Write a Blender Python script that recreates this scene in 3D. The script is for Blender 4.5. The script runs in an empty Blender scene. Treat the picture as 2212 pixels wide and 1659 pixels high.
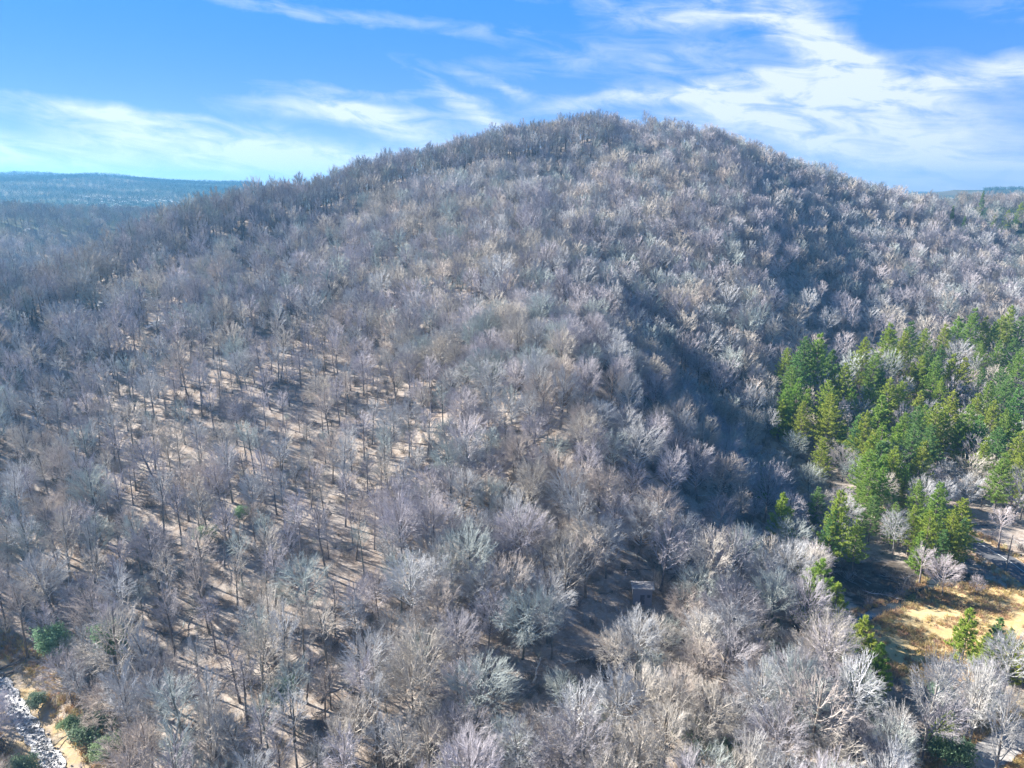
import bpy, math, random
import numpy as np
from math import radians, sin, cos, pi, atan2, tan, sqrt

R = np.random.default_rng(7)
random.seed(7)
sc = bpy.context.scene
COL = sc.collection

# ------------------------------------------------------------------ camera
CAMZ = 90.0
PITCH = 15.5
FPX = 700.0
cam_d = bpy.data.cameras.new('camera')
cam = bpy.data.objects.new('camera', cam_d)
COL.objects.link(cam)
cam.location = (0, 0, CAMZ)
cam.rotation_euler = (radians(90 - PITCH), 0, 0)
cam_d.sensor_width = 36
cam_d.lens = 36 * FPX / 1024
cam_d.clip_start = 1
cam_d.clip_end = 40000
sc.camera = cam

# ------------------------------------------------------------------ sun, sky, exposure
SUN_AZ = -67.0      # degrees from the view direction (+Y), negative = left
SUN_EL = 33.0
sd = bpy.data.lights.new('sun', 'SUN')
sun = bpy.data.objects.new('sun', sd)
COL.objects.link(sun)
sd.energy = 5.0
sd.angle = radians(0.5)
sd.color = (1.0, 0.95, 0.88)
sun.rotation_euler = (radians(90 - SUN_EL), 0, radians(180 - SUN_AZ))
sun.location = (-300, 300, 400)

world = bpy.data.worlds.new('World')
sc.world = world
world.use_nodes = True


class NT:
    """small helper for writing node trees"""
    def __init__(s, tree):
        s.t = tree; s.n = tree.nodes; s.l = tree.links

    def node(s, kind, ins=None, **props):
        n = s.n.new(kind)
        for k, v in props.items():
            setattr(n, k, v)
        for k, v in (ins or {}).items():
            s.put(n.inputs[k], v)
        return n

    def put(s, sock, v):
        if isinstance(v, bpy.types.NodeSocket):
            s.l.new(v, sock)
        elif isinstance(v, bpy.types.Node):
            s.l.new(v.outputs[0], sock)
        else:
            sock.default_value = v

    def math(s, op, a, b=0.0, c=None, clamp=False):
        n = s.node('ShaderNodeMath', operation=op, use_clamp=clamp)
        s.put(n.inputs[0], a)
        s.put(n.inputs[1], b)
        if c is not None:
            s.put(n.inputs[2], c)
        return n.outputs[0]

    def mix(s, f, a, b, blend='MIX'):
        n = s.node('ShaderNodeMix', data_type='RGBA', blend_type=blend)
        s.put(n.inputs[0], f)
        s.put(n.inputs[6], a)
        s.put(n.inputs[7], b)
        return n.outputs[2]

    def noise(s, vec, scale, detail=4, rough=0.55, **kw):
        return s.node('ShaderNodeTexNoise', {'Vector': vec, 'Scale': scale, 'Detail': detail, 'Roughness': rough, **kw}).outputs[0]

    def step(s, x, lo, hi):
        n = s.node('ShaderNodeMapRange', {'Value': x, 'From Min': lo, 'From Max': hi}, interpolation_type='SMOOTHSTEP')
        return n.outputs[0]


def rgb(r, g, b):
    return (r, g, b, 1.0)


wt = NT(world.node_tree)
for n in list(wt.n):
    wt.n.remove(n)
sky = wt.node('ShaderNodeTexSky', sky_type='NISHITA', sun_disc=False)
sky.sun_elevation = radians(SUN_EL)
sky.sun_rotation = radians(SUN_AZ)
sky.altitude = 300
sky.air_density = 1.0
sky.dust_density = 0.15
sky.ozone_density = 3.0
tc = wt.node('ShaderNodeTexCoord')
sep = wt.node('ShaderNodeSeparateXYZ', {0: tc.outputs['Generated']})
X, Y, Z = sep.outputs
# azimuth / elevation of the looked-at direction in degrees
AZ = wt.math('MULTIPLY', wt.math('ARCTAN2', X, Y), 57.2958)
EL = wt.math('MULTIPLY', wt.math('ARCSINE', Z), 57.2958)
vec = wt.node('ShaderNodeCombineXYZ', {0: AZ, 1: EL, 2: 0.0}).outputs[0]
warp = wt.node('ShaderNodeTexNoise', {'Vector': vec, 'Scale': 0.16, 'Detail': 5.0, 'Roughness': 0.6})
wsep = wt.node('ShaderNodeSeparateXYZ', {0: warp.outputs['Color']})
AZw = wt.math('ADD', AZ, wt.math('MULTIPLY', wt.math('SUBTRACT', wsep.outputs[0], 0.5), 7.0))
ELw = wt.math('ADD', EL, wt.math('MULTIPLY', wt.math('SUBTRACT', wsep.outputs[1], 0.5), 2.0))


def streak(az0, el0, ang, la, lb, amp):
    """an elongated wisp of cirrus at a bearing and height in the sky"""
    a = radians(ang)
    dx = wt.math('SUBTRACT', AZw, az0)
    dy = wt.math('SUBTRACT', ELw, el0)
    p = wt.math('ADD', wt.math('MULTIPLY', dx, cos(a) / la), wt.math('MULTIPLY', dy, sin(a) / la))
    q = wt.math('ADD', wt.math('MULTIPLY', dx, -sin(a) / lb), wt.math('MULTIPLY', dy, cos(a) / lb))
    r2 = wt.math('ADD', wt.math('MULTIPLY', p, p), wt.math('MULTIPLY', q, q))
    return wt.math('MULTIPLY', wt.math('EXPONENT', wt.math('MULTIPLY', r2, -1.0)), amp)


SKY_STREAKS = [
    # az, el, angle, half length, half width, strength
    (-39, 4.4, -22, 5, .9, 1.25), (-35, 2.0, -8, 8, .9, .8), (-30, 2.9, 4, 5, .8, .7), (-22, 3.6, -7, 11, 1.1, 1.1), (-27, 5.0, -4, 8, .5, .6),
    (-12, 5.6, -3, 8, .8, .9), (-8, 4.4, -16, 9, .9, .9), (-3, 5.6, -30, 5, .8, .8), (-14, 2.0, -4, 12, 1.2, .9), (-9, 6.8, -2, 6, .35, .5),
    (-20, 1.6, 0, 20, 1.1, .8), (-1, 7.4, -18, 3.5, .5, .7),
    (14, 12.0, -1, 8, .9, .95), (19, 10.8, -30, 5, .8, .8), (24, 8.0, -45, 7, 1.1, .9),
    (12, 6.9, 6, 11, .6, .9), (20, 6.2, 0, 12, 2.0, .8), (20, 4.6, -25, 7, .55, .9), (33, 7.2, 3, 7, .8, .9), (27, 5.6, -12, 9, 1.8, .8),
    (28, 2.6, -10, 13, 1.8, .85), (34, .9, 0, 16, 1.5, .9), (16, 5.2, 0, 5, .6, .3), (-6, 11.6, -5, 11, .7, .45), (-18, 12.4, -6, 8, .5, .4), (4, 13.5, -3, 8, .6, .4),
    (8, 9.4, 2, 14, 1.1, .45), (36, 10.4, -12, 7, 1.0, .4), (-41, 6.6, -8, 6, .5, .35),
]
acc = None
for s_ in SKY_STREAKS:
    v = streak(*s_)
    acc = v if acc is None else wt.math('ADD', acc, v)
fvec = wt.node('ShaderNodeCombineXYZ', {0: wt.math('MULTIPLY', AZ, 0.25), 1: wt.math('ADD', EL, wt.math('MULTIPLY', AZ, 0.10)), 2: 3.0}).outputs[0]
fib = wt.noise(fvec, 0.85, 7, 0.62, Distortion=0.7)
fib2 = wt.noise(vec, 0.45, 5, 0.6, Distortion=0.4)
m = wt.math('MULTIPLY', acc, wt.math('ADD', wt.math('MULTIPLY', wt.step(fib, .25, .78), 1.3), wt.math('MULTIPLY', fib2, 0.6)))
elsewhere = wt.math('MULTIPLY', wt.step(wt.noise(wt.node('ShaderNodeVectorMath', {0: tc.outputs['Generated'], 1: (2.0, 2.0, 7.0)}, operation='MULTIPLY').outputs[0], 1.6, 6, 0.6, Distortion=0.8), 0.52, 0.8), wt.step(wt.math('ABSOLUTE', AZ), 38, 60))
m = wt.math('ADD', m, wt.math('MULTIPLY', elsewhere, 0.6))
mask = wt.node('ShaderNodeMapRange', {'Value': m, 'From Min': 0.16, 'From Max': 1.45}, interpolation_type='LINEAR').outputs[0]
skyc = wt.node('ShaderNodeHueSaturation', {'Saturation': 1.25, 'Color': sky.outputs[0]}).outputs[0]
skyc = wt.mix(1.0, skyc, rgb(0.38, 0.46, 0.54), 'MULTIPLY')
hz = wt.math('EXPONENT', wt.math('MULTIPLY', wt.math('MAXIMUM', EL, 0.0), -0.24))
clear = wt.mix(hz, rgb(0.34, 2.15, 6.4), rgb(4.5, 5.3, 6.5))
skyc = wt.mix(wt.math('SUBTRACT', 0.9, wt.math('MULTIPLY', wt.step(EL, 14, 50), 0.7)), skyc, clear)
final = wt.mix(wt.math('MULTIPLY', mask, 0.92), skyc, rgb(5.9, 6.4, 7.6))
bg = wt.node('ShaderNodeBackground', {'Color': final, 'Strength': 0.05})
wt.node('ShaderNodeOutputWorld', {'Surface': bg.outputs[0]})

sc.view_settings.view_transform = 'Standard'
sc.view_settings.look = 'None'
sc.view_settings.gamma = 1.0
sc.view_settings.use_curve_mapping = False
sc.view_settings.exposure = 1.72
sc.render.engine = 'CYCLES'
sc.cycles.use_denoising = True
sc.cycles.denoiser = 'OPENIMAGEDENOISE'
sc.cycles.denoising_input_passes = 'RGB_ALBEDO_NORMAL'
sc.cycles.denoising_prefilter = 'NONE'
sc.cycles.use_adaptive_sampling = False
sc.cycles.max_bounces = 4
sc.cycles.diffuse_bounces = 2
sc.cycles.glossy_bounces = 2
sc.cycles.transmission_bounces = 2
sc.cycles.volume_bounces = 0
sc.cycles.transparent_max_bounces = 4
sc.cycles.caustics_reflective = False
sc.cycles.caustics_refractive = False

# ------------------------------------------------------------------ terrain
PX = 1106.0
SC = 1024.0 / 2212.0
ct, st = cos(radians(PITCH)), sin(radians(PITCH))


def ray(u, v):
    """direction of the sight line through a point of the photo (2212 wide)"""
    a = (u - PX) * SC / FPX
    b = (384 - v * SC) / FPX
    d = np.array([a, ct + b * st, -st + b * ct])
    return d / np.linalg.norm(d)


def project(p):
    p = np.asarray(p, float)
    x = p[..., 0]; y = p[..., 1]; z = p[..., 2] - CAMZ
    f = y * ct - z * st
    up = y * st + z * ct
    return PX + x / f * FPX / SC, (384 - up / f * FPX) / SC, f


cps = []


def by_dist(u, v, d, dz=0.0):
    r = ray(u, v)
    h = math.hypot(r[0], r[1])
    cps.append((atan2(r[0], r[1]), math.log(d), CAMZ + r[2] / h * d + dz))


def by_z(u, v, z):
    r = ray(u, v)
    t = (z - CAMZ) / r[2]
    cps.append((atan2(r[0], r[1]), math.log(t * math.hypot(r[0], r[1])), z))


def az_d(az, d, z):
    cps.append((radians(az), math.log(d), z))


CREST = [(0, 628, 340), (150, 592, 360), (300, 527, 385), (450, 472, 410), (600, 440, 430), (750, 407, 460), (900, 364, 485),
         (1050, 337, 505), (1200, 318, 520), (1330, 312, 530), (1450, 318, 540), (1550, 330, 550), (1650, 355, 560),
         (1750, 398, 570), (1850, 428, 585), (1950, 448, 600), (2050, 474, 610), (2130, 515, 600), (2212, 562, 590)]
CREST = [(u, v + float(np.interp(u, [0, 432, 750, 1000, 1330, 1550, 1750, 2212], [34, 28, 20, 8, -10, -8, 0, 0])), d) for u, v, d in CREST]
for u, v, d in CREST:
    by_dist(u, v, d)
    if u < 1700:
        by_dist(u, v, d * 1.32, -75)
    else:
        by_dist(u, v, d * 1.14, -22)
for u, v, z in [(0, 1659, 1), (300, 1659, 2), (600, 1659, 2), (1100, 1659, 1), (1600, 1659, 0), (2212, 1659, 0), (0, 1450, 3),
                (300, 1400, 5), (700, 1450, 4), (1100, 1450, 3), (1385, 1310, 2), (1650, 1270, 1), (1900, 1260, 0), (2212, 1200, 0), (2212, 1380, 0), (1900, 1420, 0),
                ]:
    by_z(u, v, z)
BASE = [(0, 1330, 7), (300, 1350, 6), (700, 1400, 5), (1100, 1380, 4), (1385, 1290, 3), (1650, 1240, 1.5), (1900, 1180, 1), (2212, 1130, 1)]
_b = []
for u, v, z in BASE:
    r = ray(u, v); t_ = (z - CAMZ) / r[2]
    _b.append((atan2(r[0], r[1]), t_ * math.hypot(r[0], r[1]), z))
_b = np.array(_b)
for k_, (u, v, d) in enumerate(CREST):
    r = ray(u, v); a_ = atan2(r[0], r[1])
    z1 = CAMZ + r[2] / math.hypot(r[0], r[1]) * d
    d0 = np.interp(a_, _b[:, 0], _b[:, 1]); z0 = np.interp(a_, _b[:, 0], _b[:, 2])
    p_ = np.interp(u, [0, 1300, 1700, 1900, 2212], [1.0, 1.05, 1.35, 1.7, 2.0])
    for s_ in (0.0, .15, .3, .45, .6, .75, .88):
        cps.append((a_, math.log(d0 + (d - d0) * s_), z0 + (z1 - z0) * s_ ** p_))
for p in [(0, 470, 800), (150, 474, 810), (300, 482, 820), (420, 470, 860), (200, 436, 1500), (0, 382, 2300), (200, 395, 2400), (330, 404, 2600),
          (420, 405, 3200), (520, 411, 3400), (2100, 454, 820), (2212, 454, 820),  (2080, 418, 2600), (2212, 424, 2600)]:
    by_dist(*p)
for a, d, z in [(-36, 520, 2), (-28, 560, 4), (0, 900, 50), (0, 3000, 70), (-20, 1100, 35), (20, 1100, 45), (-36, 1080, 38),
                (-36, 4500, 70), (0, 5500, 60), (36, 4500, 60), (-60, 300, 30), (-60, 900, 30), (-60, 2500, 90), (20, 1000, 55), (26, 1000, 58), (31, 1000, 60), (36, 1000, 60), (42, 1000, 60), (28, 820, 55), (42, 820, 64), (48, 820, 60), (42, 600, 30), (48, 600, 25), (42, 400, 12), (50, 300, 5), (-42, 800, 60), (-48, 800, 60), (-42, 340, 38), (60, 300, 3), (60, 900, 30), (60, 2500, 60),
                (-60, 130, 5), (60, 130, 0), (36, 1200, 52), (-36, 60, -1), (0, 60, -1), (36, 60, -1), (60, 60, -1), (-60, 60, 0), (0, 18, -2), (-60, 18, -2), (60, 18, -2)]:
    az_d(a, d, z)
CP = np.array(cps)
# thin-plate spline in (bearing, log distance)
def _phi(r2):
    return np.where(r2 > 1e-12, r2 * np.log(np.maximum(r2, 1e-12)) * 0.5, 0.0)


_n = len(CP)
_K = _phi(((CP[:, None, :2] - CP[None, :, :2]) ** 2).sum(-1)) + np.eye(_n) * 2e-4
_P = np.c_[np.ones(_n), CP[:, :2]]
_A = np.zeros((_n + 3, _n + 3))
_A[:_n, :_n] = _K; _A[:_n, _n:] = _P; _A[_n:, :_n] = _P.T
_W = np.linalg.solve(_A, np.r_[CP[:, 2], 0, 0, 0])


def _lattice(x, y, scale, seed):
    """smooth value noise"""
    X_ = x / scale; Y_ = y / scale
    i = np.floor(X_).astype(np.int64); j = np.floor(Y_).astype(np.int64)
    fx = X_ - i; fy = Y_ - j
    fx = fx * fx * (3 - 2 * fx); fy = fy * fy * (3 - 2 * fy)

    def h(a, b):
        n = (a * 374761393 + b * 668265263 + seed * 974711) & 0x7fffffff
        n = ((n ^ (n >> 13)) * 1274126177) & 0x7fffffff
        return ((n ^ (n >> 16)) & 0xffff) / 65535.0
    return (h(i, j) * (1 - fx) * (1 - fy) + h(i + 1, j) * fx * (1 - fy) + h(i, j + 1) * (1 - fx) * fy + h(i + 1, j + 1) * fx * fy) - 0.5


# hollows (negative) and spurs (positive): bearing, distance, height, half lengths, direction of the long axis
SHAPES = [(18, 215, -9, 45, 20, 110), (12, 285, -5, 55, 22, 112), (8, 370, -6, 60, 22, 105), (4, 450, -5, 50, 25, 100),
          (7, 205, 11, 58, 30, 118), (5, 176, 8, 38, 24, 125), (-1, 320, 5, 70, 35, 110), (22, 330, 3, 70, 34, 110), (17, 430, 2, 60, 34, 105)]


def T(x, y):
    x = np.asarray(x, float); y = np.asarray(y, float)
    shp = x.shape
    x = x.ravel(); y = y.ravel()
    d = np.maximum(np.hypot(x, y), 18.0)
    az = np.clip(np.arctan2(x, y), -1.1, 1.1)
    ld = np.minimum(np.log(d), math.log(5500))
    out = np.empty(len(x))
    for s0 in range(0, len(x), 20000):
        a = az[s0:s0 + 20000]; l = ld[s0:s0 + 20000]
        r2 = (a[:, None] - CP[None, :, 0]) ** 2 + (l[:, None] - CP[None, :, 1]) ** 2
        out[s0:s0 + 20000] = _phi(r2) @ _W[:_n] + _W[_n] + _W[_n + 1] * a + _W[_n + 2] * l
    for (ga_, gd_, h_, s1_, s2_, rot_) in SHAPES:
        gx_, gy_ = gd_ * sin(radians(ga_)), gd_ * cos(radians(ga_))
        c_, s_ = cos(radians(rot_)), sin(radians(rot_))
        a_ = (x - gx_) * c_ + (y - gy_) * s_; b_ = -(x - gx_) * s_ + (y - gy_) * c_
        out += h_ * np.exp(-(a_ / s1_) ** 2 - (b_ / s2_) ** 2)
    k = np.clip((d - 150) / 150, 0, 1)
    out += k * (_lattice(x, y, 45, 1) * 5 + _lattice(x, y, 19, 2) * 1.5)
    k2 = np.clip((d - 900) / 900, 0, 1)
    out += k2 * (_lattice(x, y, 240, 3) * 26 + _lattice(x, y, 110, 4) * 10)
    out += _lattice(x, y, 6, 5) * 0.35
    out = np.maximum(out, -3.0)
    return out.reshape(shp)


def Tz(x, y):
    return float(T(np.array([x]), np.array([y]))[0])


def ground_hit(u, v, tmin=60, tmax=900, lift=0.0):
    """where the sight line through a photo point meets the land (raised by lift)"""
    r = ray(u, v)
    t = np.arange(tmin, tmax, 1.0)
    p = np.array([0, 0, CAMZ]) + t[:, None] * r
    k = np.nonzero(p[:, 2] < T(p[:, 0], p[:, 1]) + lift)[0]
    if len(k) == 0:
        return None
    q = p[k[0]]
    return float(q[0]), float(q[1])


# ------------------------------------------------------------------ object helpers
def mesh_np(name, v, f, mats=(), midx=None, smooth=False):
    """v (n,3); f list of arrays of faces with equal size, or one array"""
    me = bpy.data.meshes.new(name)
    fl = f if isinstance(f, list) else [f]
    fl = [np.asarray(a, np.int32) for a in fl if len(a)]
    v = np.asarray(v, np.float32)
    me.vertices.add(len(v))
    me.vertices.foreach_set('co', v.ravel())
    nl = sum(a.size for a in fl); nf = sum(len(a) for a in fl)
    if nf:
        me.loops.add(nl)
        me.loops.foreach_set('vertex_index', np.concatenate([a.ravel() for a in fl]))
        me.polygons.add(nf)
        sizes = np.concatenate([np.full(len(a), a.shape[1], np.int32) for a in fl])
        me.polygons.foreach_set('loop_start', np.r_[0, np.cumsum(sizes)[:-1]].astype(np.int32))
        if midx is not None:
            me.polygons.foreach_set('material_index', np.asarray(midx, np.int32))
        me.polygons.foreach_set('use_smooth', np.full(nf, smooth))
    for m_ in mats:
        me.materials.append(m_)
    me.update()
    me.validate()
    return me


def link(name, me, parent=None, **props):
    o = bpy.data.objects.new(name, me)
    COL.objects.link(o)
    if parent:
        o.parent = parent
    for k, v in props.items():
        o[k] = v
    return o


def root(name, loc, label, cat, group=None, rz=0.0, scale=1.0):
    o = bpy.data.objects.new(name, None)
    COL.objects.link(o)
    o.location = loc
    o.rotation_euler = (0, 0, rz)
    o.scale = (scale, scale, scale) if not hasattr(scale, '__len__') else scale
    o.empty_display_size = 0.5
    o['label'] = label; o['category'] = cat
    if group:
        o['group'] = group
    return o


class G:
    """collects tubes, cones, boxes and blades into one mesh"""
    def __init__(s):
        s.v = []; s.q = []; s.t = []; s.n = 0

    def _add(s, v, q=None, t=None):
        v = np.asarray(v, float).reshape(-1, 3)
        if q is not None and len(q):
            s.q.append(np.asarray(q) + s.n)
        if t is not None and len(t):
            s.t.append(np.asarray(t) + s.n)
        s.v.append(v); s.n += len(v)

    def tube(s, pts, rad, k=5):
        pts = np.asarray(pts, float); n = len(pts)
        tan_ = np.gradient(pts, axis=0)
        tan_ /= np.linalg.norm(tan_, axis=1)[:, None] + 1e-9
        ref = np.array([1., 0, 0]) if abs(tan_[0][0]) < .8 else np.array([0, 1., 0])
        a = np.cross(tan_, ref); a /= np.linalg.norm(a, axis=1)[:, None] + 1e-9
        b = np.cross(tan_, a)
        th = np.arange(k) * 2 * pi / k
        ring = a[:, None, :] * np.cos(th)[None, :, None] + b[:, None, :] * np.sin(th)[None, :, None]
        v = pts[:, None, :] + ring * np.asarray(rad, float)[:, None, None]
        q = []
        for i in range(n - 1):
            for j in range(k):
                q.append((i * k + j, i * k + (j + 1) % k, (i + 1) * k + (j + 1) % k, (i + 1) * k + j))
        s._add(v, q=q)

    def cones(s, p0, p1, r):
        """three-sided tapering twigs from p0 to p1"""
        p0 = np.asarray(p0); p1 = np.asarray(p1); n = len(p0)
        d = p1 - p0
        d = d / (np.linalg.norm(d, axis=1)[:, None] + 1e-9)
        ref = np.where(np.abs(d[:, :1]) < .8, np.array([[1., 0, 0]]), np.array([[0, 1., 0]]))
        a = np.cross(d, ref); a /= np.linalg.norm(a, axis=1)[:, None] + 1e-9
        b = np.cross(d, a)
        r = np.broadcast_to(r, (n,))[:, None]
        v = np.stack([p0 + a * r, p0 + (-.5 * a + .866 * b) * r, p0 + (-.5 * a - .866 * b) * r, p1], 1)
        i = np.arange(n)[:, None] * 4
        t = np.concatenate([i + [0, 1, 3], i + [1, 2, 3], i + [2, 0, 3]])
        s._add(v, t=t)

    def tris(s, a, b, c):
        n = len(a)
        s._add(np.stack([a, b, c], 1), t=np.arange(n * 3).reshape(n, 3))

    def box(s, lo, hi):
        x0, y0, z0 = lo; x1, y1, z1 = hi
        v = [(x0, y0, z0), (x1, y0, z0), (x1, y1, z0), (x0, y1, z0), (x0, y0, z1), (x1, y0, z1), (x1, y1, z1), (x0, y1, z1)]
        s._add(v, q=[(0, 3, 2, 1), (4, 5, 6, 7), (0, 1, 5, 4), (1, 2, 6, 5), (2, 3, 7, 6), (3, 0, 4, 7)])

    def arrays(s):
        v = np.concatenate(s.v)
        f = []
        if s.q:
            f.append(np.concatenate(s.q))
        if s.t:
            f.append(np.concatenate(s.t))
        return v, f

    def mesh(s, name, mat, smooth=False):
        v, f = s.arrays()
        return mesh_np(name, v, f, (mat,), smooth=smooth)


# ------------------------------------------------------------------ materials
def new_mat(name):
    m_ = bpy.data.materials.new(name)
    m_.use_nodes = True
    t = NT(m_.node_tree)
    for n in list(t.n):
        t.n.remove(n)
    return m_, t


def finish(t, color, rough=0.9, spec=0.1, normal=None, metallic=0.0, trans=0.0):
    b = t.node('ShaderNodeBsdfPrincipled', {'Base Color': color, 'Roughness': rough, 'Specular IOR Level': spec, 'Metallic': metallic})
    if normal is not None:
        t.put(b.inputs['Normal'], normal)
    out = b.outputs[0]
    if trans > 0:
        tr = t.node('ShaderNodeBsdfTranslucent', {'Color': color})
        out = t.node('ShaderNodeMixShader', {0: trans, 1: b.outputs[0], 2: tr.outputs[0]}).outputs[0]
    t.node('ShaderNodeOutputMaterial', {'Surface': out})


def tint_node(t):
    return t.node('ShaderNodeAttribute', attribute_type='INSTANCER', attribute_name='tint').outputs['Color']


def bark_mat(name, col, col2, var=0.5):
    m_, t = new_mat(name)
    tcn = t.node('ShaderNodeTexCoord')
    n = t.noise(tcn.outputs['Object'], 0.8, 4)
    c = t.mix(t.step(n, 0.35, 0.65), rgb(*col), rgb(*col2))
    c = t.mix(1.0, c, tint_node(t), 'MULTIPLY')
    finish(t, c, 0.95, 0.05)
    return m_


M_TRUNK = bark_mat('grey_bark', (0.16, 0.145, 0.135), (0.30, 0.28, 0.26))
M_TWIG = bark_mat('pale_twigs', (0.39, 0.375, 0.365), (0.59, 0.57, 0.56))
M_PBARK = bark_mat('pine_bark', (0.17, 0.14, 0.12), (0.27, 0.23, 0.20))


def foliage_mat(name, c1, c2, c3):
    m_, t = new_mat(name)
    tcn = t.node('ShaderNodeTexCoord')
    n = t.noise(tcn.outputs['Object'], 0.55, 3)
    c = t.mix(t.step(n, 0.3, 0.7), rgb(*c1), rgb(*c2))
    n2 = t.noise(tcn.outputs['Object'], 3.5, 2)
    c = t.mix(t.step(n2, 0.45, 0.8), c, rgb(*c3))
    c = t.mix(1.0, c, tint_node(t), 'MULTIPLY')
    finish(t, c, 0.6, 0.25, trans=0.4)
    return m_


M_NEEDLE = foliage_mat('pine_needles', (0.20, 0.31, 0.07), (0.31, 0.42, 0.105), (0.46, 0.53, 0.18))
M_EVER = foliage_mat('evergreen_leaves', (0.17, 0.27, 0.14), (0.27, 0.37, 0.22), (0.38, 0.45, 0.30))


def plain_mat(name, c1, c2, scale, rough=0.9, spec=0.1, detail=5, bump=0.0):
    m_, t = new_mat(name)
    tcn = t.node('ShaderNodeTexCoord')
    n = t.noise(tcn.outputs['Object'], scale, detail)
    c = t.mix(t.step(n, 0.35, 0.65), rgb(*c1), rgb(*c2))
    nrm = None
    if bump:
        nrm = t.node('ShaderNodeBump', {'Height': n, 'Strength': bump, 'Distance': 0.3}).outputs[0]
    finish(t, c, rough, spec, nrm)
    return m_


# ------------------------------------------------------------------ clearings (in land coordinates)
def poly_ground(pts, z=0.0):
    out = []
    for u, v in pts:
        r = ray(u, v)
        t = (z - CAMZ) / r[2]
        out.append((r[0] * t, r[1] * t))
    return np.array(out)


def inside(P, x, y):
    x = np.asarray(x, float); y = np.asarray(y, float)
    c = np.zeros(x.shape, bool)
    n = len(P)
    for i in range(n):
        x0, y0 = P[i]; x1, y1 = P[(i + 1) % n]
        m_ = ((y0 > y) != (y1 > y))
        xi = (x1 - x0) * (y - y0) / (y1 - y0 + 1e-12) + x0
        c ^= m_ & (x < xi)
    return c


def seg_dist(L, x, y):
    x = np.asarray(x, float); y = np.asarray(y, float)
    best = np.full(x.shape, 1e9)
    for i in range(len(L) - 1):
        a = L[i]; b = L[i + 1]; ab = b - a
        t = np.clip(((x - a[0]) * ab[0] + (y - a[1]) * ab[1]) / (ab @ ab), 0, 1)
        best = np.minimum(best, np.hypot(x - a[0] - t * ab[0], y - a[1] - t * ab[1]))
    return best


MEADOW = poly_ground([(1865, 1350), (1930, 1315), (1990, 1272), (2060, 1262), (2110, 1243), (2215, 1280), (2330, 1330), (2330, 1400),
                      (2215, 1450), (2120, 1470), (2040, 1480), (1970, 1485), (1905, 1460), (1868, 1390)])
SHADEBANK = poly_ground([(1700, 1225), (1830, 1205), (2000, 1215), (2110, 1240), (2060, 1262), (1990, 1275), (1870, 1335), (1840, 1300), (1760, 1270)])
ROADL = poly_ground([(1960, 1115), (2030, 1150), (2080, 1172), (2130, 1195), (2180, 1222), (2240, 1262), (2330, 1330), (2450, 1430)])
LANE = poly_ground([(2330, 1540), (2260, 1565), (2205, 1590), (2160, 1618), (2110, 1650), (2060, 1690), (2000, 1750)])
BROOK = poly_ground([(1835, 1362), (1870, 1340), (1905, 1318), (1950, 1300), (1985, 1278), (2010, 1262), (2030, 1245), (2060, 1232)])
STREAM = poly_ground([(-120, 1430), (-60, 1455), (0, 1482), (30, 1520), (60, 1565), (90, 1610), (120, 1655), (150, 1720), (180, 1800)], 2.0)
STRIPES = poly_ground([(1090, 1400), (1180, 1420), (1250, 1330), (1330, 1330), (1320, 1400), (1230, 1450), (1150, 1510), (1060, 1500)], 2.0)


def smooth_line(P, n=8):
    out = []
    Q = np.vstack([2 * P[0] - P[1], P, 2 * P[-1] - P[-2]])
    for i in range(1, len(Q) - 2):
        for k in range(n):
            t = k / n
            p0, p1, p2, p3 = Q[i - 1:i + 3]
            out.append(0.5 * ((2 * p1) + (-p0 + p2) * t + (2 * p0 - 5 * p1 + 4 * p2 - p3) * t * t + (-p0 + 3 * p1 - 3 * p2 + p3) * t ** 3))
    out.append(P[-1])
    return np.array(out)


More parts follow.
